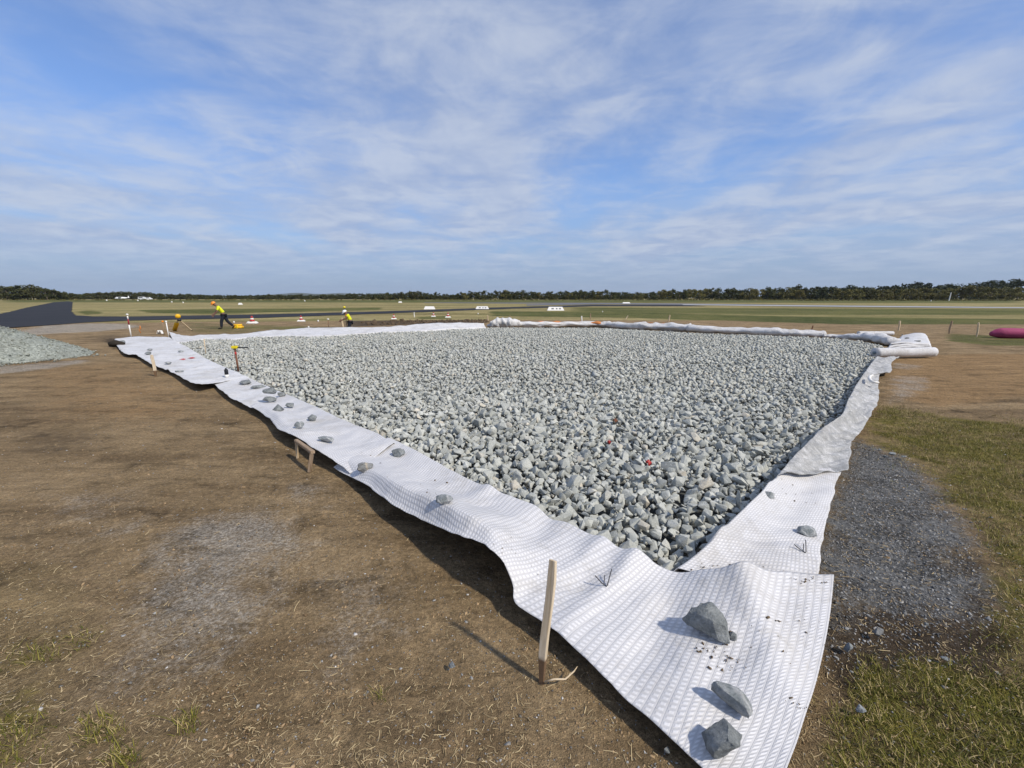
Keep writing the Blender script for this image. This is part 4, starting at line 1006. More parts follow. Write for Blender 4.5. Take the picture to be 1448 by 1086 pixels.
# yellow bundle at the worker's foot
def bundle_case():
    p = at(336, 464.5, 0); root = empty('yellow_case', p); s = p.y/FPX
    for k, (dz, dy, L) in enumerate(((.07, 0, .58), (.07, .17, .55), (.2, .08, .5))):
        MB().tube([(-L/2-.05, dy, dz-.02), (-L/2+.03, dy, dz), (L/2, dy, dz+.01)], [.05, .085, .085], 12).build('yellow_tube', YEL, root, True)
    MB().box((.02, .08, .1), (.05, .42, .26), bev=.02).build('strap', CAPY, root)
    tag(root, 'bundle of yellow tubes lying on the grass behind the heel of the striding worker', 'bundle')
bundle_case()
# prism pole beside worker 2
r2 = striped('prism_pole', 491, 464, 487, 436, .04, [(0, 1, BLK, 'shaft')], 'dark survey pole with a pale yellow ball beside the worker in the white helmet', 'survey pole', ('ball', CAPY, .075, .14))
# spray can lying upright on the sheet
def can():
    p = on_sheet(321, 533.5, 'C'); root = empty('spray_can', p); s = (p.y)/FPX; r = .042; H = 13.5*s
    MB().lathe([(r*1.05, 0), (r*1.05, H*.3)], n=16).build('white_base', WPAINT, root, True)
    MB().lathe([(r, H*.3), (r, H*.8), (r*.75, H*.86)], n=16).build('black_body', BLK, root, True)
    MB().lathe([(r*.42, H*.86), (r*.45, H*.97), (r*.3, H)], n=12).build('nozzle', BLK, root, True)
    tag(root, 'black and white spray can standing on the far left sheet by the crushed rock', 'spray can')
can()
# small wooden frame under the lifted sheet edge
def frame():
    b1 = at(437, 664, 0); b0 = at(420.5, 645, 0); root = empty('timber_stand', b1)
    t1 = at_d(441.5, 637, b1.y)-b1; t0 = at_d(418.5, 623, b0.y)-b1; b0 = b0-b1
    def bar(a, b_, w, nm, m=OLDW):
        d = b_-a; q = d.to_track_quat('Z', 'Y').to_matrix(); MB().box(a+d/2, (w, w*.8, d.length), q, bev=w*.12).build(nm, m, root)
    bar(Vector((0, 0, -.03)), t1, .045, 'post'); bar(b0-Vector((0, 0, .03)), t0+Vector((0, 0, -.015)), .03, 'post', PINE)
    bar(t0, t1+(t1-t0).normalized()*.02+Vector((0, 0, -.02)), .05, 'top_bar')
    tag(root, 'small weathered timber frame standing in the dirt under the lifted sheet edge', 'frame')
frame()
# wire pins in the sheets
WIRE = simple('wire', (.09, .085, .085), .5, .2, metal=.6)
for px, py, l, k in [(858, 830, 'bent wire pin on the near sheet left of the largest rock', 1.0), (1139, 782, 'v-shaped wire pin on the right sheet near the oval pebble', .9), (1030, 806, 'dark twig lying along the fold of the near sheet', .8)]:
    p = on_sheet(px, py, 'AD'); mb = MB()
    if 'twig' in l: mb.tube([(-.05, 0, .006), (0, .01, .012), (.05, -.004, .006)], [.004, .006, .003], 6)
    else: mb.tube([(-.07*k, .05*k, .05*k), (-.03*k, .02*k, .015), (0, 0, .004), (.004, .002, .01), (.03*k, .05*k, .05), (.05*k, .09*k, .07*k)], .0035, 6); mb.tube([(-.02, .0, .02), (-.012*k, .02, .075*k)], .003, 6)
    o = mb.build('wire_pin' if 'pin' in l else 'twig', WIRE); o.location = p; tag(o, l, 'wire pin' if 'pin' in l else 'twig')
def specks():
    rnd = np.random.default_rng(44); Q = []
    for x0, y0, x1, y1, sp, n in [(995, 915, 1030, 945, 14, 46), (965, 802, 1100, 806, 5, 40), (1120, 818, 1170, 826, 4, 20), (1140, 860, 1165, 930, 8, 14), (1110, 985, 1150, 1010, 8, 12), (600, 695, 625, 700, 7, 16), (1100, 690, 1160, 720, 14, 16), (1060, 880, 1110, 930, 30, 14), (700, 760, 760, 800, 22, 12), (520, 640, 600, 680, 18, 18)]:
        for k in range(n):
            f = rnd.random(); p = on_sheet(x0+(x1-x0)*f+rnd.normal()*sp, y0+(y1-y0)*f+rnd.normal()*sp*.5, 'ABD')
            if p.z > .015: Q.append(p[:])
    Q = np.array(Q); pm = [rock_proto(850+i, 8, 0, 0, 0, (1, .6, .4)) for i in range(6)]
    me = scatter_mesh('dirt_specks', pm, Q+[0, 0, .006], rnd.lognormal(-5.1, .5, len(Q)).clip(.003, .018), rand_rot(len(Q), rnd, .4), rnd)
    tag(link('dirt_specks', me, simple('dirt_specks', (.16, .115, .07), .95, .4, 60)), 'specks of brown dirt and grit fallen on the white sheets', 'dirt', kind='stuff')
specks()
# twig by the peg
p = at(770, 965, 0); mb = MB().tube([(0, 0, .005), (.05, -.01, .03), (.11, .0, .02), (.16, .03, .04), (.18, .05, .05)], [.004, .005, .005, .004, .002], 6); o = mb.build('dead_stalk', PINE, None, True); o.location = p; tag(o, 'curled dry stalk lying at the foot of the tall wooden peg', 'stalk')
# red scraps among the stones and red paint on the far left sheet
for px, py, w, h, l in [(917, 655, 7.5, 5, 'largest red scrap among the crushed rock'), (861, 626, 4, 3, 'bright small red scrap left of the largest red one'), (870, 595, 8, 3, 'brownish red strip higher up in the crushed rock')]:
    p = at(px, py, .17); s = p.y/FPX; mb = MB(); n = 6
    V = []; 
    for i in range(n):
        for j in range(4): V.append(((i/(n-1)-.5)*w*s+.01*math.sin(j*2), (j/3-.5)*h*s*1.4, .025*math.sin(i*1.9+j)+.02*(j/3)))
    mb.add(V, [(i*4+j, i*4+4+j, i*4+5+j, i*4+1+j) for i in range(n-1) for j in range(3)])
    o = mb.build('red_scrap', RED if 'brown' not in l else RUST, None, True); o.location = p; o.rotation_euler = (.5, .1, .4); o.modifiers.new('t', 'SOLIDIFY').thickness = .004; tag(o, l, 'scrap', 'red scraps in the stone bed')
for px, py, w, l in [(258, 509, 6, 'small red cloth scrap on the far left sheet, left of two'), (270.5, 507, 7, 'small red cloth scrap on the far left sheet, right of two')]:
    p = on_sheet(px, py, 'C'); s = p.y/FPX; mb = MB()
    mb.add([(-w*s/2, -.05, .012), (0, -.08, .03), (w*s/2, -.03, .012), (-w*s/2.2, .04, .03), (0, .05, .04), (w*s/2, .07, .02)], [(0, 1, 4, 3), (1, 2, 5, 4)])
    o = mb.build('red_scrap', RED); o.location = p; o.modifiers.new('t', 'SOLIDIFY').thickness = .006; tag(o, l, 'scrap')
# orange ribbon, white scrap, dark log at the far left
p = at(199, 471, 0); mb = MB().tube([(0, 0, 0), (-.06, 0, .2), (.0, 0, .33), (.05, 0, .18), (.02, 0, .42)], .02, 6, flat=.4); o = mb.build('orange_ribbon', ORG, None, True); o.location = p; tag(o, 'curled orange ribbon sticking up from the dirt left of the tripod', 'ribbon')
p = at(225, 472, 0); mb = MB().add([(-.12, -.05, 0), (-.03, -.05, .2), (.0, -.05, .08), (.06, 0, .2), (.14, 0, 0), (-.1, .15, 0), (-.02, .15, .19), (.02, .15, .08), (.08, .15, .18), (.15, .15, 0)], [(0, 1, 6, 5), (1, 2, 7, 6), (2, 3, 8, 7), (3, 4, 9, 8)]); o = mb.build('white_scrap', WPAINT); o.location = p; o.modifiers.new('t', 'SOLIDIFY').thickness = .01; tag(o, 'crumpled white scrap on the dirt beside the thin brown stake', 'scrap')
p = at(163, 489, .04); mb = MB().tube([(-.25, 0, .06), (-.05, .1, .1), (.25, .15, .06)], [.1, .14, .07], 9); o = mb.build('dark_clod', simple('dark_clod', (.03, .024, .018), .95, .4), None, True); o.location = p; tag(o, 'dark clod of earth under the far left tip of the sheet', 'clod')
# white curled strip and hose end on the torn grey sheet
pts = [at(x, y, z) for x, y, z in [(1234, 530.5, .27), (1230.5, 532, .27), (1229.2, 535, .27), (1231.5, 538.5, .26), (1236, 540.5, .24), (1242, 541, .2)]]
mb = MB().tube([q-pts[0] for q in pts], [.02, .026, .03, .03, .028, .02], 10); o = mb.build('fabric_curl', WPAINT, None, True); o.location = pts[0]; tag(o, 'white curled hem of cloth on the torn grey sheet', 'fabric curl')
# orange plastic strip behind the crumpled fabric
for x0, x1, y, l in [(760, 800, 454.8, 'orange plastic strip lying behind the crumpled fabric, left one'), (778+30, 850, 455, 'orange plastic strip lying behind the crumpled fabric, middle one'), (900, 940, 456.8, 'orange plastic strip lying behind the crumpled fabric, right one')]:
    a = at_d(x0, y, 30.2); b = at_d(x1, y+.3, 30.2-(x0-760)*.02); n = 10
    V = []
    for i in range(n):
        q = a+(b-a)*i/(n-1); V += [(q.x, q.y, max(.02, q.z-.12+.03*math.sin(i*2.1))), (q.x, q.y+.12, q.z+.05*math.sin(i*1.3+x0))]
    mb = MB().add(V, [(2*i, 2*i+2, 2*i+3, 2*i+1) for i in range(n-1)]); o = mb.build('orange_strip', simple('orange_plastic', (.55, .2, .06), .6), None, True); o.modifiers.new('t', 'SOLIDIFY').thickness = .01; tag(o, l, 'plastic strip', 'orange strips behind the fabric')
# dug earth clods and weeds beyond the back sheet
def clods():
    rnd = np.random.default_rng(31); a = pxpoly([(505, 456), (560, 453), (690, 452), (690, 457), (600, 458), (530, 461)]); B = np.column_stack([rnd.uniform(a[:, 0].min(), a[:, 0].max(), 900), rnd.uniform(a[:, 1].min(), a[:, 1].max(), 900)])
    B = B[sdist(B, a) < 0]; n = len(B); pm = [rock_proto(700+i, 10, 0, 0, 0) for i in range(6)]
    me = scatter_mesh('earth_clods', pm, np.column_stack([B, np.zeros(n)]), rnd.lognormal(-2.4, .5, n).clip(.03, .3), rand_rot(n, rnd, .6), rnd)
    tag(link('earth_clods', me, simple('earth_clods', (.10, .07, .042), .95, .35)), 'turned dark earth clods beyond the back sheet', 'soil', kind='stuff')
clods()

# ================================================================== PEOPLE
SKIN = simple('skin', (.18, .10, .07), .6, .1); DARKCLOTH = simple('dark_trousers', (.014, .017, .026), .85, .3)
HIVIS = simple('hivis_yellow', (.70, .74, .02), .7, .1); HAT_O = simple('orange_hat', (.78, .26, .03), .4, .05); HAT_W = simple('white_hat', (.75, .75, .73), .4, .05)
BOOT = simple('boot', (.02, .018, .016), .7, .2); ORV = simple('hivis_orange', (.75, .28, .03), .7, .1); BAND = simple('reflective_band', (.55, .58, .55), .35, .05)
def skin_mesh(name, joints, chains, m, parent, root_i=0, sub=2):
    """joints: {name:(pos, radius)}; chains of names"""
    names = list(joints); idx = {k: i for i, k in enumerate(names)}
    me = bpy.data.meshes.new(name); ed = set()
    for ch in chains:
        for a, b in zip(ch, ch[1:]): ed.add((idx[a], idx[b]))
    me.from_pydata([joints[k][0] for k in names], list(ed), []); me.update()
    o = link(name, me, m, parent)
    sk = o.modifiers.new('skin', 'SKIN'); sk.use_smooth_shade = True
    if not me.skin_vertices: me.skin_vertices.new()
    for i, k in enumerate(names):
        r = joints[k][1]; r = r if isinstance(r, tuple) else (r, r)
        me.skin_vertices[0].data[i].radius = r; me.skin_vertices[0].data[i].use_root = (i == root_i)
    sb = o.modifiers.new('sub', 'SUBSURF'); sb.levels = sub; sb.render_levels = sub
    return o
def person(loc, rz, J, hat, label, vest_sleeve=.55, tilt=0, orange=False):
    root = empty('person', loc, rz); tag(root, label, 'person')
    g = lambda k: Vector(J[k])
    body = {}
    order = ['pelvis', 'waist', 'chest', 'neck', 'skull', 'crown']
    rad = dict(pelvis=(.15, .12), waist=(.14, .11), chest=(.165, .12), neck=.055, skull=(.078, .095), crown=(.07, .085))
    for k in order: body[k] = (tuple(g(k)), rad[k])
    ch = [order]
    for s in 'LR':
        body['sh'+s] = (tuple(g('sh'+s)), .065); body['el'+s] = (tuple(g('el'+s)), .045); body['wr'+s] = (tuple(g('wr'+s)), .03)
        d = (g('wr'+s)-g('el'+s)).normalized(); palm = g('wr'+s)+d*.08; body['pa'+s] = (tuple(palm), (.04, .022))
        ch.append(['chest', 'sh'+s, 'el'+s, 'wr'+s, 'pa'+s])
        sd_ = d.cross(Vector((0, 1, 0))).normalized(); fw = d.cross(sd_)
        for f, (off, L) in enumerate(((-.03, .07), (-.01, .085), (.01, .08), (.03, .06))):
            k1, k2 = f'f{s}{f}a', f'f{s}{f}b'
            body[k1] = (tuple(palm+d*.035+sd_*off), .0095); body[k2] = (tuple(palm+d*(.035+L)+sd_*off*1.3+fw*.02), .007); ch.append(['pa'+s, k1, k2])
        body[f't{s}a'] = (tuple(g('wr'+s)+d*.05+sd_*-.045), .011); body[f't{s}b'] = (tuple(g('wr'+s)+d*.10+sd_*-.065+fw*.015), .008); ch.append(['wr'+s, f't{s}a', f't{s}b'])
        body['hp'+s] = (tuple(g('hp'+s)), .095); body['kn'+s] = (tuple(g('kn'+s)), .06); body['an'+s] = (tuple(g('an'+s)), .042); body['to'+s] = (tuple(g('to'+s)), .035)
        ch.append(['pelvis', 'hp'+s, 'kn'+s, 'an'+s, 'to'+s])
    skin_mesh('body', body, ch, SKIN, root)
    # trousers
    T = dict(pelvis=(tuple(g('pelvis')+Vector((0, 0, .04))), (.165, .135)))
    tc = []
    for s in 'LR':
        T['hp'+s] = (tuple(g('hp'+s)), .125); T['kn'+s] = (tuple(g('kn'+s)), .098); T['an'+s] = (tuple(g('an'+s)+(g('kn'+s)-g('an'+s))*.08), .08); tc.append(['pelvis', 'hp'+s, 'kn'+s, 'an'+s])
    skin_mesh('trousers', T, tc, DARKCLOTH, root)
    # shirt / vest
    S = {}
    for k, r in (('pelvis', (.165, .13)), ('waist', (.17, .14)), ('chest', (.19, .15))): S[k] = (tuple(g(k)+(Vector((0, 0, .07)) if k == 'pelvis' else Vector())), r)
    S['coll'] = (tuple(g('chest')*.35+g('neck')*.65), .085); sc_ = [['pelvis', 'waist', 'chest', 'coll']]
    for s in 'LR':
        e = g('sh'+s)+(g('el'+s)-g('sh'+s))*vest_sleeve; S['sh'+s] = (tuple(g('sh'+s)), .088); S['el'+s] = (tuple(e), .068); sc_.append(['chest', 'sh'+s, 'el'+s])
    skin_mesh('hivis_shirt', S, sc_, HIVIS, root)
    if orange:
        f = (g('chest')+g('waist'))/2; mb = MB().box(f+Vector((-.17, 0, .03)), (.06, .22, .34), bev=.02); mb.build('orange_panel', ORV, root)
    for s in 'LR':   # boots
        a = g('an'+s); t_ = g('to'+s); d = (t_-a); d.z = 0; d.normalize()
        skin_mesh('boot', {'h': (tuple(a+Vector((0, 0, .06))), .058), 'a': (tuple(a-d*.03), .055), 'm': (tuple((a+t_)/2), .05), 't': (tuple(t_+d*.03), .045)}, [['h', 'a', 'm', 't']], BOOT, root, 0, 1)
    # face and helmet
    sk = g('skull'); up = (g('crown')-g('skull')).normalized(); fwd = Vector((-1, 0, 0)); fwd = (fwd-up*fwd.dot(up)).normalized(); side = up.cross(fwd)
    M = Matrix((side, -fwd, up)).transposed()
    MB().box(sk+fwd*.10+up*-.01, (.026, .035, .045), M, bev=.008).build('nose', SKIN, root)
    for q in (-1, 1): MB().lathe([(.002, -.011), (.011, 0), (.002, .011)], tuple(sk+fwd*.088+side*.033*q+up*.03), 8).build('eye', BLK, root, True); MB().box(sk+side*.083*q-fwd*.005, (.02, .045, .06), M, bev=.008).build('ear', SKIN, root)
    MB().box(sk+fwd*.088-up*.05, (.05, .012, .01), M, bev=.003).build('mouth', simple('lips', (.12, .05, .045)), root)
    hb = MB(); n = 20; V = []; prof = [(1.0, 0), (1.0, .03), (.93, .075), (.72, .115), (.4, .14), (.02, .15)]
    for r, z in prof:
        for k in range(n):
            th = 2*math.pi*k/n; V.append(sk+up*(.045+z)+side*math.cos(th)*r*.115-fwd*math.sin(th)*r*.14)
    hb.add(V, [(i*n+k, i*n+(k+1) % n, (i+1)*n+(k+1) % n, (i+1)*n+k) for i in range(len(prof)-1) for k in range(n)]); h = hb.build('helmet', hat, root, True)
    MB().box(sk+up*.048+fwd*.155, (.18, .13, .014), M, bev=.006).build('brim', hat, h)
    return root
# striding worker, seen from the side and facing left, head bent
P1 = at(318, 465.2, 0)
J1 = dict(pelvis=(.03, 0, .93), waist=(-.03, 0, 1.10), chest=(-.17, 0, 1.34), neck=(-.30, 0, 1.50), skull=(-.40, 0, 1.575), crown=(-.44, 0, 1.63),
          shL=(-.20, -.19, 1.40), elL=(-.30, -.24, 1.13), wrL=(-.45, -.20, .93), shR=(-.20, .19, 1.40), elR=(-.33, .24, 1.14), wrR=(-.50, .18, .97),
          hpL=(.02, -.10, .87), knL=(-.13, -.10, .50), anL=(-.17, -.10, .09), toL=(-.33, -.10, .04), hpR=(.05, .10, .87), knR=(.20, .10, .47), anR=(.50, .10, .16), toR=(.43, .10, .04))
person(P1, math.atan2(P1.x, -P1.y)*0-.0+math.atan2(-P1.x, P1.y), J1, HAT_O, 'person in orange helmet, yellow shirt and dark trousers striding with bent head', vest_sleeve=.8)
p2 = at_d(494.5, 463, 27.2)
J2 = dict(pelvis=(.06, 0, .50), waist=(.04, 0, .66), chest=(-.03, 0, .88), neck=(-.12, 0, 1.0), skull=(-.20, 0, 1.06), crown=(-.23, 0, 1.11),
          shL=(-.04, -.19, .90), elL=(-.22, -.22, .70), wrL=(-.42, -.14, .60), shR=(-.04, .19, .90), elR=(-.24, .22, .70), wrR=(-.44, .12, .62),
          hpL=(.05, -.11, .46), knL=(-.06, -.13, .07), anL=(.34, -.12, .06), toL=(.46, -.12, .03), hpR=(.05, .11, .46), knR=(-.08, .15, .07), anR=(.34, .13, .06), toR=(.46, .13, .03))
person((p2.x, p2.y, 0), math.atan2(-p2.x, p2.y)*.8, J2, HAT_W, 'person in white helmet and yellow vest bent over a wooden post behind the back sheet', vest_sleeve=.5, orange=True)

# ================================================================== DISTANT AIRCRAFT AND VEHICLES
PLW = simple('aircraft_white', (.8, .8, .8), .35, .05)
def plane():
    d = 320; p = at_d(173, 427.2, d); root = empty('light_aircraft', (p.x, p.y, 0), R(25)); s = 1.15
    MB().tube([(-3.4*s, 0, 1.2*s), (-2.6*s, 0, 1.2*s), (-.5*s, 0, 1.35*s), (1.2*s, 0, 1.35*s), (3.6*s, 0, 1.5*s)], [.25*s, .55*s, .7*s, .6*s, .18*s], 14).build('fuselage', PLW, root, True)
    MB().box((-.6*s, 0, 2.0*s), (1.4*s, 9.6*s, .16*s), bev=.05).build('wing', PLW, root)
    MB().box((3.4*s, 0, 1.55*s), (.8*s, 3.0*s, .1*s), bev=.03).build('tailplane', PLW, root); MB().box((3.5*s, 0, 2.1*s), (.8*s, .12*s, 1.2*s), bev=.03, top=(.6, 1)).build('fin', PLW, root)
    MB().box((-.9*s, 0, 1.75*s), (1.3*s, 1.0*s, .5*s), bev=.1).build('cockpit', BLK, root)
    for x, y in ((-2.2, 0), (-.2, .9), (-.2, -.9)): MB().tube([(x*s, y*s-.1, .25), (x*s, y*s+.1, .25)], .25, 12).build('wheel', BLK, root); MB().tube([(x*s, y*s, .25), (x*s*.9, y*.4*s, 1.1*s)], .06, 6).build('strut', PLW, root)
    tag(root, 'small white high-winged aircraft parked on the far field at the left', 'aircraft')
plane()
def vehicle(px, d, L, H, label, rz=0):
    p = at_d(px, 426, d); root = empty('parked_vehicle', (p.x, p.y, 0), rz)
    V = []; prof = [(-.5, .22), (.5, .22), (.5, .55), (.36, .62), (.22, .98), (-.46, 1.0), (-.5, .6)]
    b_ = MB(); n = len(prof)
    b_.add([(x*L, y*.9, z*H) for y in (-1, 1) for x, z in prof], [tuple(range(n)), tuple(range(2*n-1, n-1, -1))]+[(i, n+i, n+(i+1) % n, (i+1) % n) for i in range(n)]); b_.build('body', PLW, root)
    for y in (-.91, .91): MB().box((-.1*L, y, .78*H), (.55*L, .02, .22*H)).build('side_window', BLK, root)
    MB().box((.3*L, 0, .78*H), (.02, 1.4, .2*H), Matrix.Rotation(-.35, 3, 'Y')).build('windscreen', BLK, root)
    for x in (-.3, .3):
        for y in (-.85, .85): MB().tube([(x*L, y-.1, .34), (x*L, y+.1, .34)], .34, 14).build('wheel', BLK, root)
    tag(root, label, 'vehicle', 'white vehicles parked by the far left trees')
vehicle(202, 330, 5.2, 2.5, 'white van at the left of two parked by the far left trees'); vehicle(210, 335, 5.6, 2.2, 'white vehicle at the right of two parked by the far left trees', R(15))

# ================================================================== TREES
BARK = simple('bark', (.13, .105, .075), .95, .3, 4)
def leaf_mat(name, ca, cb, cc):
    m, t, b = mat(name); r = t.attr('rnd'); oi = t.new('ShaderNodeObjectInfo').outputs['Random']
    c = t.mix(r, ca, cb); c = t.mix(t.math('MULTIPLY', oi, .8), c, cc); t.put(b.inputs['Base Color'], c); b.inputs['Roughness'].default_value = .7; b.inputs['Specular IOR Level'].default_value = .15
    return m
LEAF = leaf_mat('leaves', (.032, .041, .014), (.085, .09, .03), (.065, .062, .02)); LEAFO = leaf_mat('olive_leaves', (.085, .088, .026), (.19, .168, .052), (.13, .11, .036)); LEAFF = leaf_mat('far_leaves', (.022, .032, .015), (.05, .06, .025), (.034, .042, .017))
def leaf_cloud(centres, radii, n, size, rnd, flat=.75):
    k = len(centres); w = rnd.integers(0, k, n); d = rnd.normal(size=(n, 3)); d /= np.linalg.norm(d, axis=1)[:, None]
    rr = radii[w][:, None]*(rnd.random((n, 1))**.35); P = centres[w]+d*rr*np.array([1, 1, flat])
    a = rnd.normal(size=(n, 3)); a[:, 2] *= .5; a /= np.linalg.norm(a, axis=1)[:, None]; b = np.cross(d+.5*rnd.normal(size=(n, 3)), a); b /= np.linalg.norm(b, axis=1)[:, None]
    s = size*rnd.uniform(.6, 1.3, (n, 1)); V = np.stack([P-a*s, P+b*s*.6, P+a*s, P-b*s*.6], 1)
    F = np.arange(n*4).reshape(n, 4); return V.reshape(-1, 3), F, np.repeat(np.clip(.35*rnd.random(n)+.65*rnd.random(k)[w], 0, 1), 4)
def tree_proto(seed, kind):
    rnd = np.random.default_rng(seed); H = 1.0   # unit height tree
    # crown clumps
    k = rnd.integers(9, 15); c = np.zeros((k, 3)); wid = dict(round=.42, tall=.28, low=.55)[kind]; z0, z1 = dict(round=(.24, .86), tall=(.2, .9), low=(.14, .8))[kind]
    for i in range(k):
        z = rnd.uniform(z0, z1); f = 1-abs((z-(z0+z1)/2)/((z1-z0)/2))**2*.55; a = rnd.uniform(0, 6.28); r = wid*f*math.sqrt(rnd.random()); c[i] = (r*math.cos(a), r*math.sin(a), z)
    c[0] = (0, 0, z1); rad = rnd.uniform(.13, .22, k)
    V, F, ra = leaf_cloud(c, rad, 900, .045, rnd)
    crown = np_mesh('crown', V, F, {'rnd': ra})
    mb = MB().tube([(0, 0, -.03), (.01, 0, .2), (-.01, .01, .45), (0, 0, .7)], [.028, .022, .016, .006], 7)
    for i in range(1, 6): q = Vector(c[i]); mb.tube([(0, 0, .22+.05*i), q*.5+Vector((0, 0, .12+.02*i)), q], [.014, .010, .004], 5)
    tm = bpy.data.meshes.new('trunk'); tm.from_pydata(mb.v, [], mb.f); tm.update(); tm.materials.append(BARK)
    return crown, tm
PROT = [(tree_proto(900+i, k), m) for i, (k, m) in enumerate([('round', LEAF), ('round', LEAF), ('tall', LEAF), ('round', LEAFO), ('low', LEAFO), ('tall', LEAFO), ('low', LEAF), ('round', LEAF)])]
for (c, _t), m in PROT: c.materials.append(m)
OLV = [3, 4, 5]; DRK = [0, 1, 2, 6, 7]
TOP = [(-250,404),(0,407),(30,404),(50,403),(70,408),(90,412),(110,415),(140,413),(200,413),(250,415.5),(320,417),(400,416.3),(470,417),(500,415),(540,414),(600,411.8),(622,414.5),(640,416),(652,414),(660,412),(740,410.2),(780,412),(840,411),(880,410.5),(898,413.5),(950,410),(1000,408),(1070,406),(1130,405.5),(1180,406),(1260,407),(1300,406.5),(1340,406),(1400,406),(1448,405),(1700,404)]
def topy(x): return float(np.interp(x, [a for a, _ in TOP], [b for _, b in TOP]))
def plant_tree(px, d, h, which, label, group, name='tree', wid=1.0):
    p = at_d(px, 424, d); (cm, tm), m = PROT[which]; root = empty(name, (p.x, p.y, 0), random.uniform(0, 6.28)); root.scale = (h*wid, h*wid, h)
    a = bpy.data.objects.new('crown', cm); COL.objects.link(a); a.parent = root; b = bpy.data.objects.new('trunk', tm); COL.objects.link(b); b.parent = root
    tag(root, label, 'tree', group)
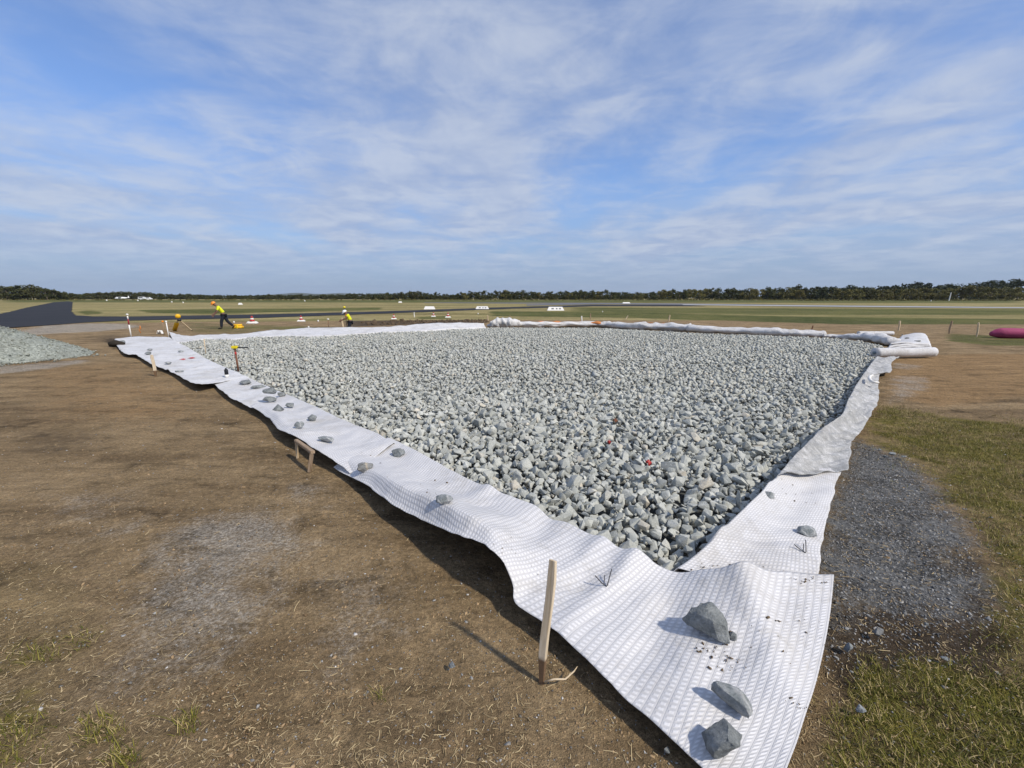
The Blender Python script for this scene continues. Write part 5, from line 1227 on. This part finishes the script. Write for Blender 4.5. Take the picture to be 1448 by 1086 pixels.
def trees():
    rnd = random.Random(3)
    def h_for(px, d): return max(3.5, HC+(420.6-topy(px))*d/632*1.0)
    x = -40.0
    while x < 1500:
        if x < 115: d, lab, g, pool, w = rnd.uniform(330, 350), 'dark tree in the dense clump behind the runway end at the far left', 'dense trees at the far left', DRK, 1.15
        elif x < 500: d, lab, g, pool, w = rnd.uniform(430, 470), 'small dark tree in the low far line left of the centre', 'low far tree line left of centre', DRK, 1.25
        elif x < 640: d, lab, g, pool, w = rnd.uniform(370, 390), 'dark tree in the middle tree line before its gap', 'middle tree line', DRK, 1.05
        elif x < 900: d, lab, g, pool, w = rnd.uniform(350, 370), 'rounded dark tree in the tree line straight ahead beyond the strip', 'tree line straight ahead', DRK+[3], 1.0
        elif x < 1180: d, lab, g, pool, w = rnd.uniform(330, 350), 'rounded green tree in the tree line beyond the pale strip, right of centre', 'tree line right of centre', DRK+OLV, 1.0
        else: d, lab, g, pool, w = rnd.uniform(290, 310), 'olive green bushy tree in front of the dark wooded rise at the right', 'olive trees at the right', OLV+OLV+[1], 1.0
        h = h_for(x, d)*rnd.uniform(.80, 1.12)
        plant_tree(x, d, h, rnd.choice(pool), lab, g, wid=w*rnd.uniform(.9, 1.25))
        step = max(4.0, .62*h)*632/d*.9*(.8 if x < 500 else 1)
        x += step*rnd.uniform(.65, 1.1)
    # one tall umbrella tree that stands out above the line
    plant_tree(1127, 345, HC+(420.6-402.5)*345/632, 2, 'tree rising above the others right of centre', 'tall trees')
    # woodland masses behind: left clump, right rise, and thin backing
    R_ = np.random.default_rng(77); cs = []; rs = []
    def mass(x0, x1, d0, d1, prof, n, r0=2.0, r1=4.2):
        for _ in range(n):
            px = R_.uniform(x0, x1); d = R_.uniform(d0, d1); ytop = np.interp(px, *zip(*prof)); p = at_d(px, 424, d)
            hmax = HC+(420.6-ytop)*d/632*FPX/607; r = R_.uniform(r0, r1); z = hmax*R_.uniform(.02, 1)**.75-r*.8; cs.append((p.x, p.y, max(z, r*.5))); rs.append(r)
    mass(-120, 100, 350, 385, [(-120,404), (30,403.2), (55,402.8), (75,407.5), (100,413)], 170)
    mass(90, 520, 480, 510, [(90,414.5), (140,413), (250,415), (320,417), (400,416.5), (520,415)], 380)
    mass(520, 1200, 385, 420, [(520,414), (600,412.5), (622,416), (640,417), (660,413), (740,411), (880,411), (898,414), (950,411), (1070,407.5), (1200,405.5)], 620)
    mass(1150, 1500, 330, 390, [(1150,405), (1185,404), (1200,402.3), (1230,404.5), (1255,403), (1280,399), (1300,396.5), (1318,400), (1326,402.5), (1335,398.5), (1355,398), (1362,400.5), (1372,396.5), (1390,396.5), (1400,395.5), (1420,394), (1448,393), (1500,392)], 560)
    V, F, ra = leaf_cloud(np.array(cs), np.array(rs), 90000, .8, R_)
    o = link('woodland', np_mesh('woodland', V, F, {'rnd': ra}), LEAFF); tag(o, 'dark woodland massed behind the tree line along the horizon', 'woodland', kind='stuff')
    # low scrub at the field edge
    cs = []; rs = []
    for _ in range(900):
        px = R_.uniform(-60, 1500); d = R_.uniform(265, 285) if px > 1130 else R_.uniform(300, 325); p = at_d(px, 424, d)
        if px < 900 and R_.random() < .5: continue
        cs.append((p.x, p.y, R_.uniform(.1, .6))); rs.append(R_.uniform(.5, 1.3))
    V, F, ra = leaf_cloud(np.array(cs), np.array(rs), 26000, .3, R_)
    o = link('scrub', np_mesh('scrub', V, F, {'rnd': ra}), LEAFO); tag(o, 'low olive scrub along the foot of the far trees', 'scrub', kind='stuff')
trees()
# faint far hill
def hill():
    n = 60; V = []; m = simple('hill', (.06, .07, .05), .95, .2, .002)
    X0 = at_d(330, 413, 5200).x; X1 = at_d(560, 413, 5200).x
    for j, f in enumerate((0, .3, 1, .3, 0)):
        for i in range(n):
            u = i/(n-1); h = max(0, math.sin(math.pi*u))**.8*(60+9*math.sin(u*9)+5*math.sin(u*23)); V.append((X0+(X1-X0)*u, 4700+j*350, h*f-2))
    F = [(j*n+i, j*n+i+1, (j+1)*n+i+1, (j+1)*n+i) for j in range(4) for i in range(n-1)]
    mb = MB().add(V, F); o = mb.build('hill', m, None, True); tag(o, kind='structure')
hill()
# air
def haze():
    m = bpy.data.materials.new('haze'); m.use_nodes = True; t = m.node_tree; t.nodes.remove(t.nodes['Principled BSDF'])
    v = t.nodes.new('ShaderNodeVolumePrincipled'); v.inputs['Color'].default_value = (.86, .92, 1, 1); v.inputs['Density'].default_value = .00005; v.inputs['Anisotropy'].default_value = .2
    t.links.new(v.outputs[0], t.nodes['Material Output'].inputs['Volume'])
    mb = MB().box((0, 0, 69), (14600, 14600, 142)); o = mb.build('haze', m); tag(o, 'thin pale blue air over the whole airfield', 'haze', kind='stuff')
haze()
for o in list(SC.objects):
    for k in ('L', 'W'):
        if k in o: del o[k]
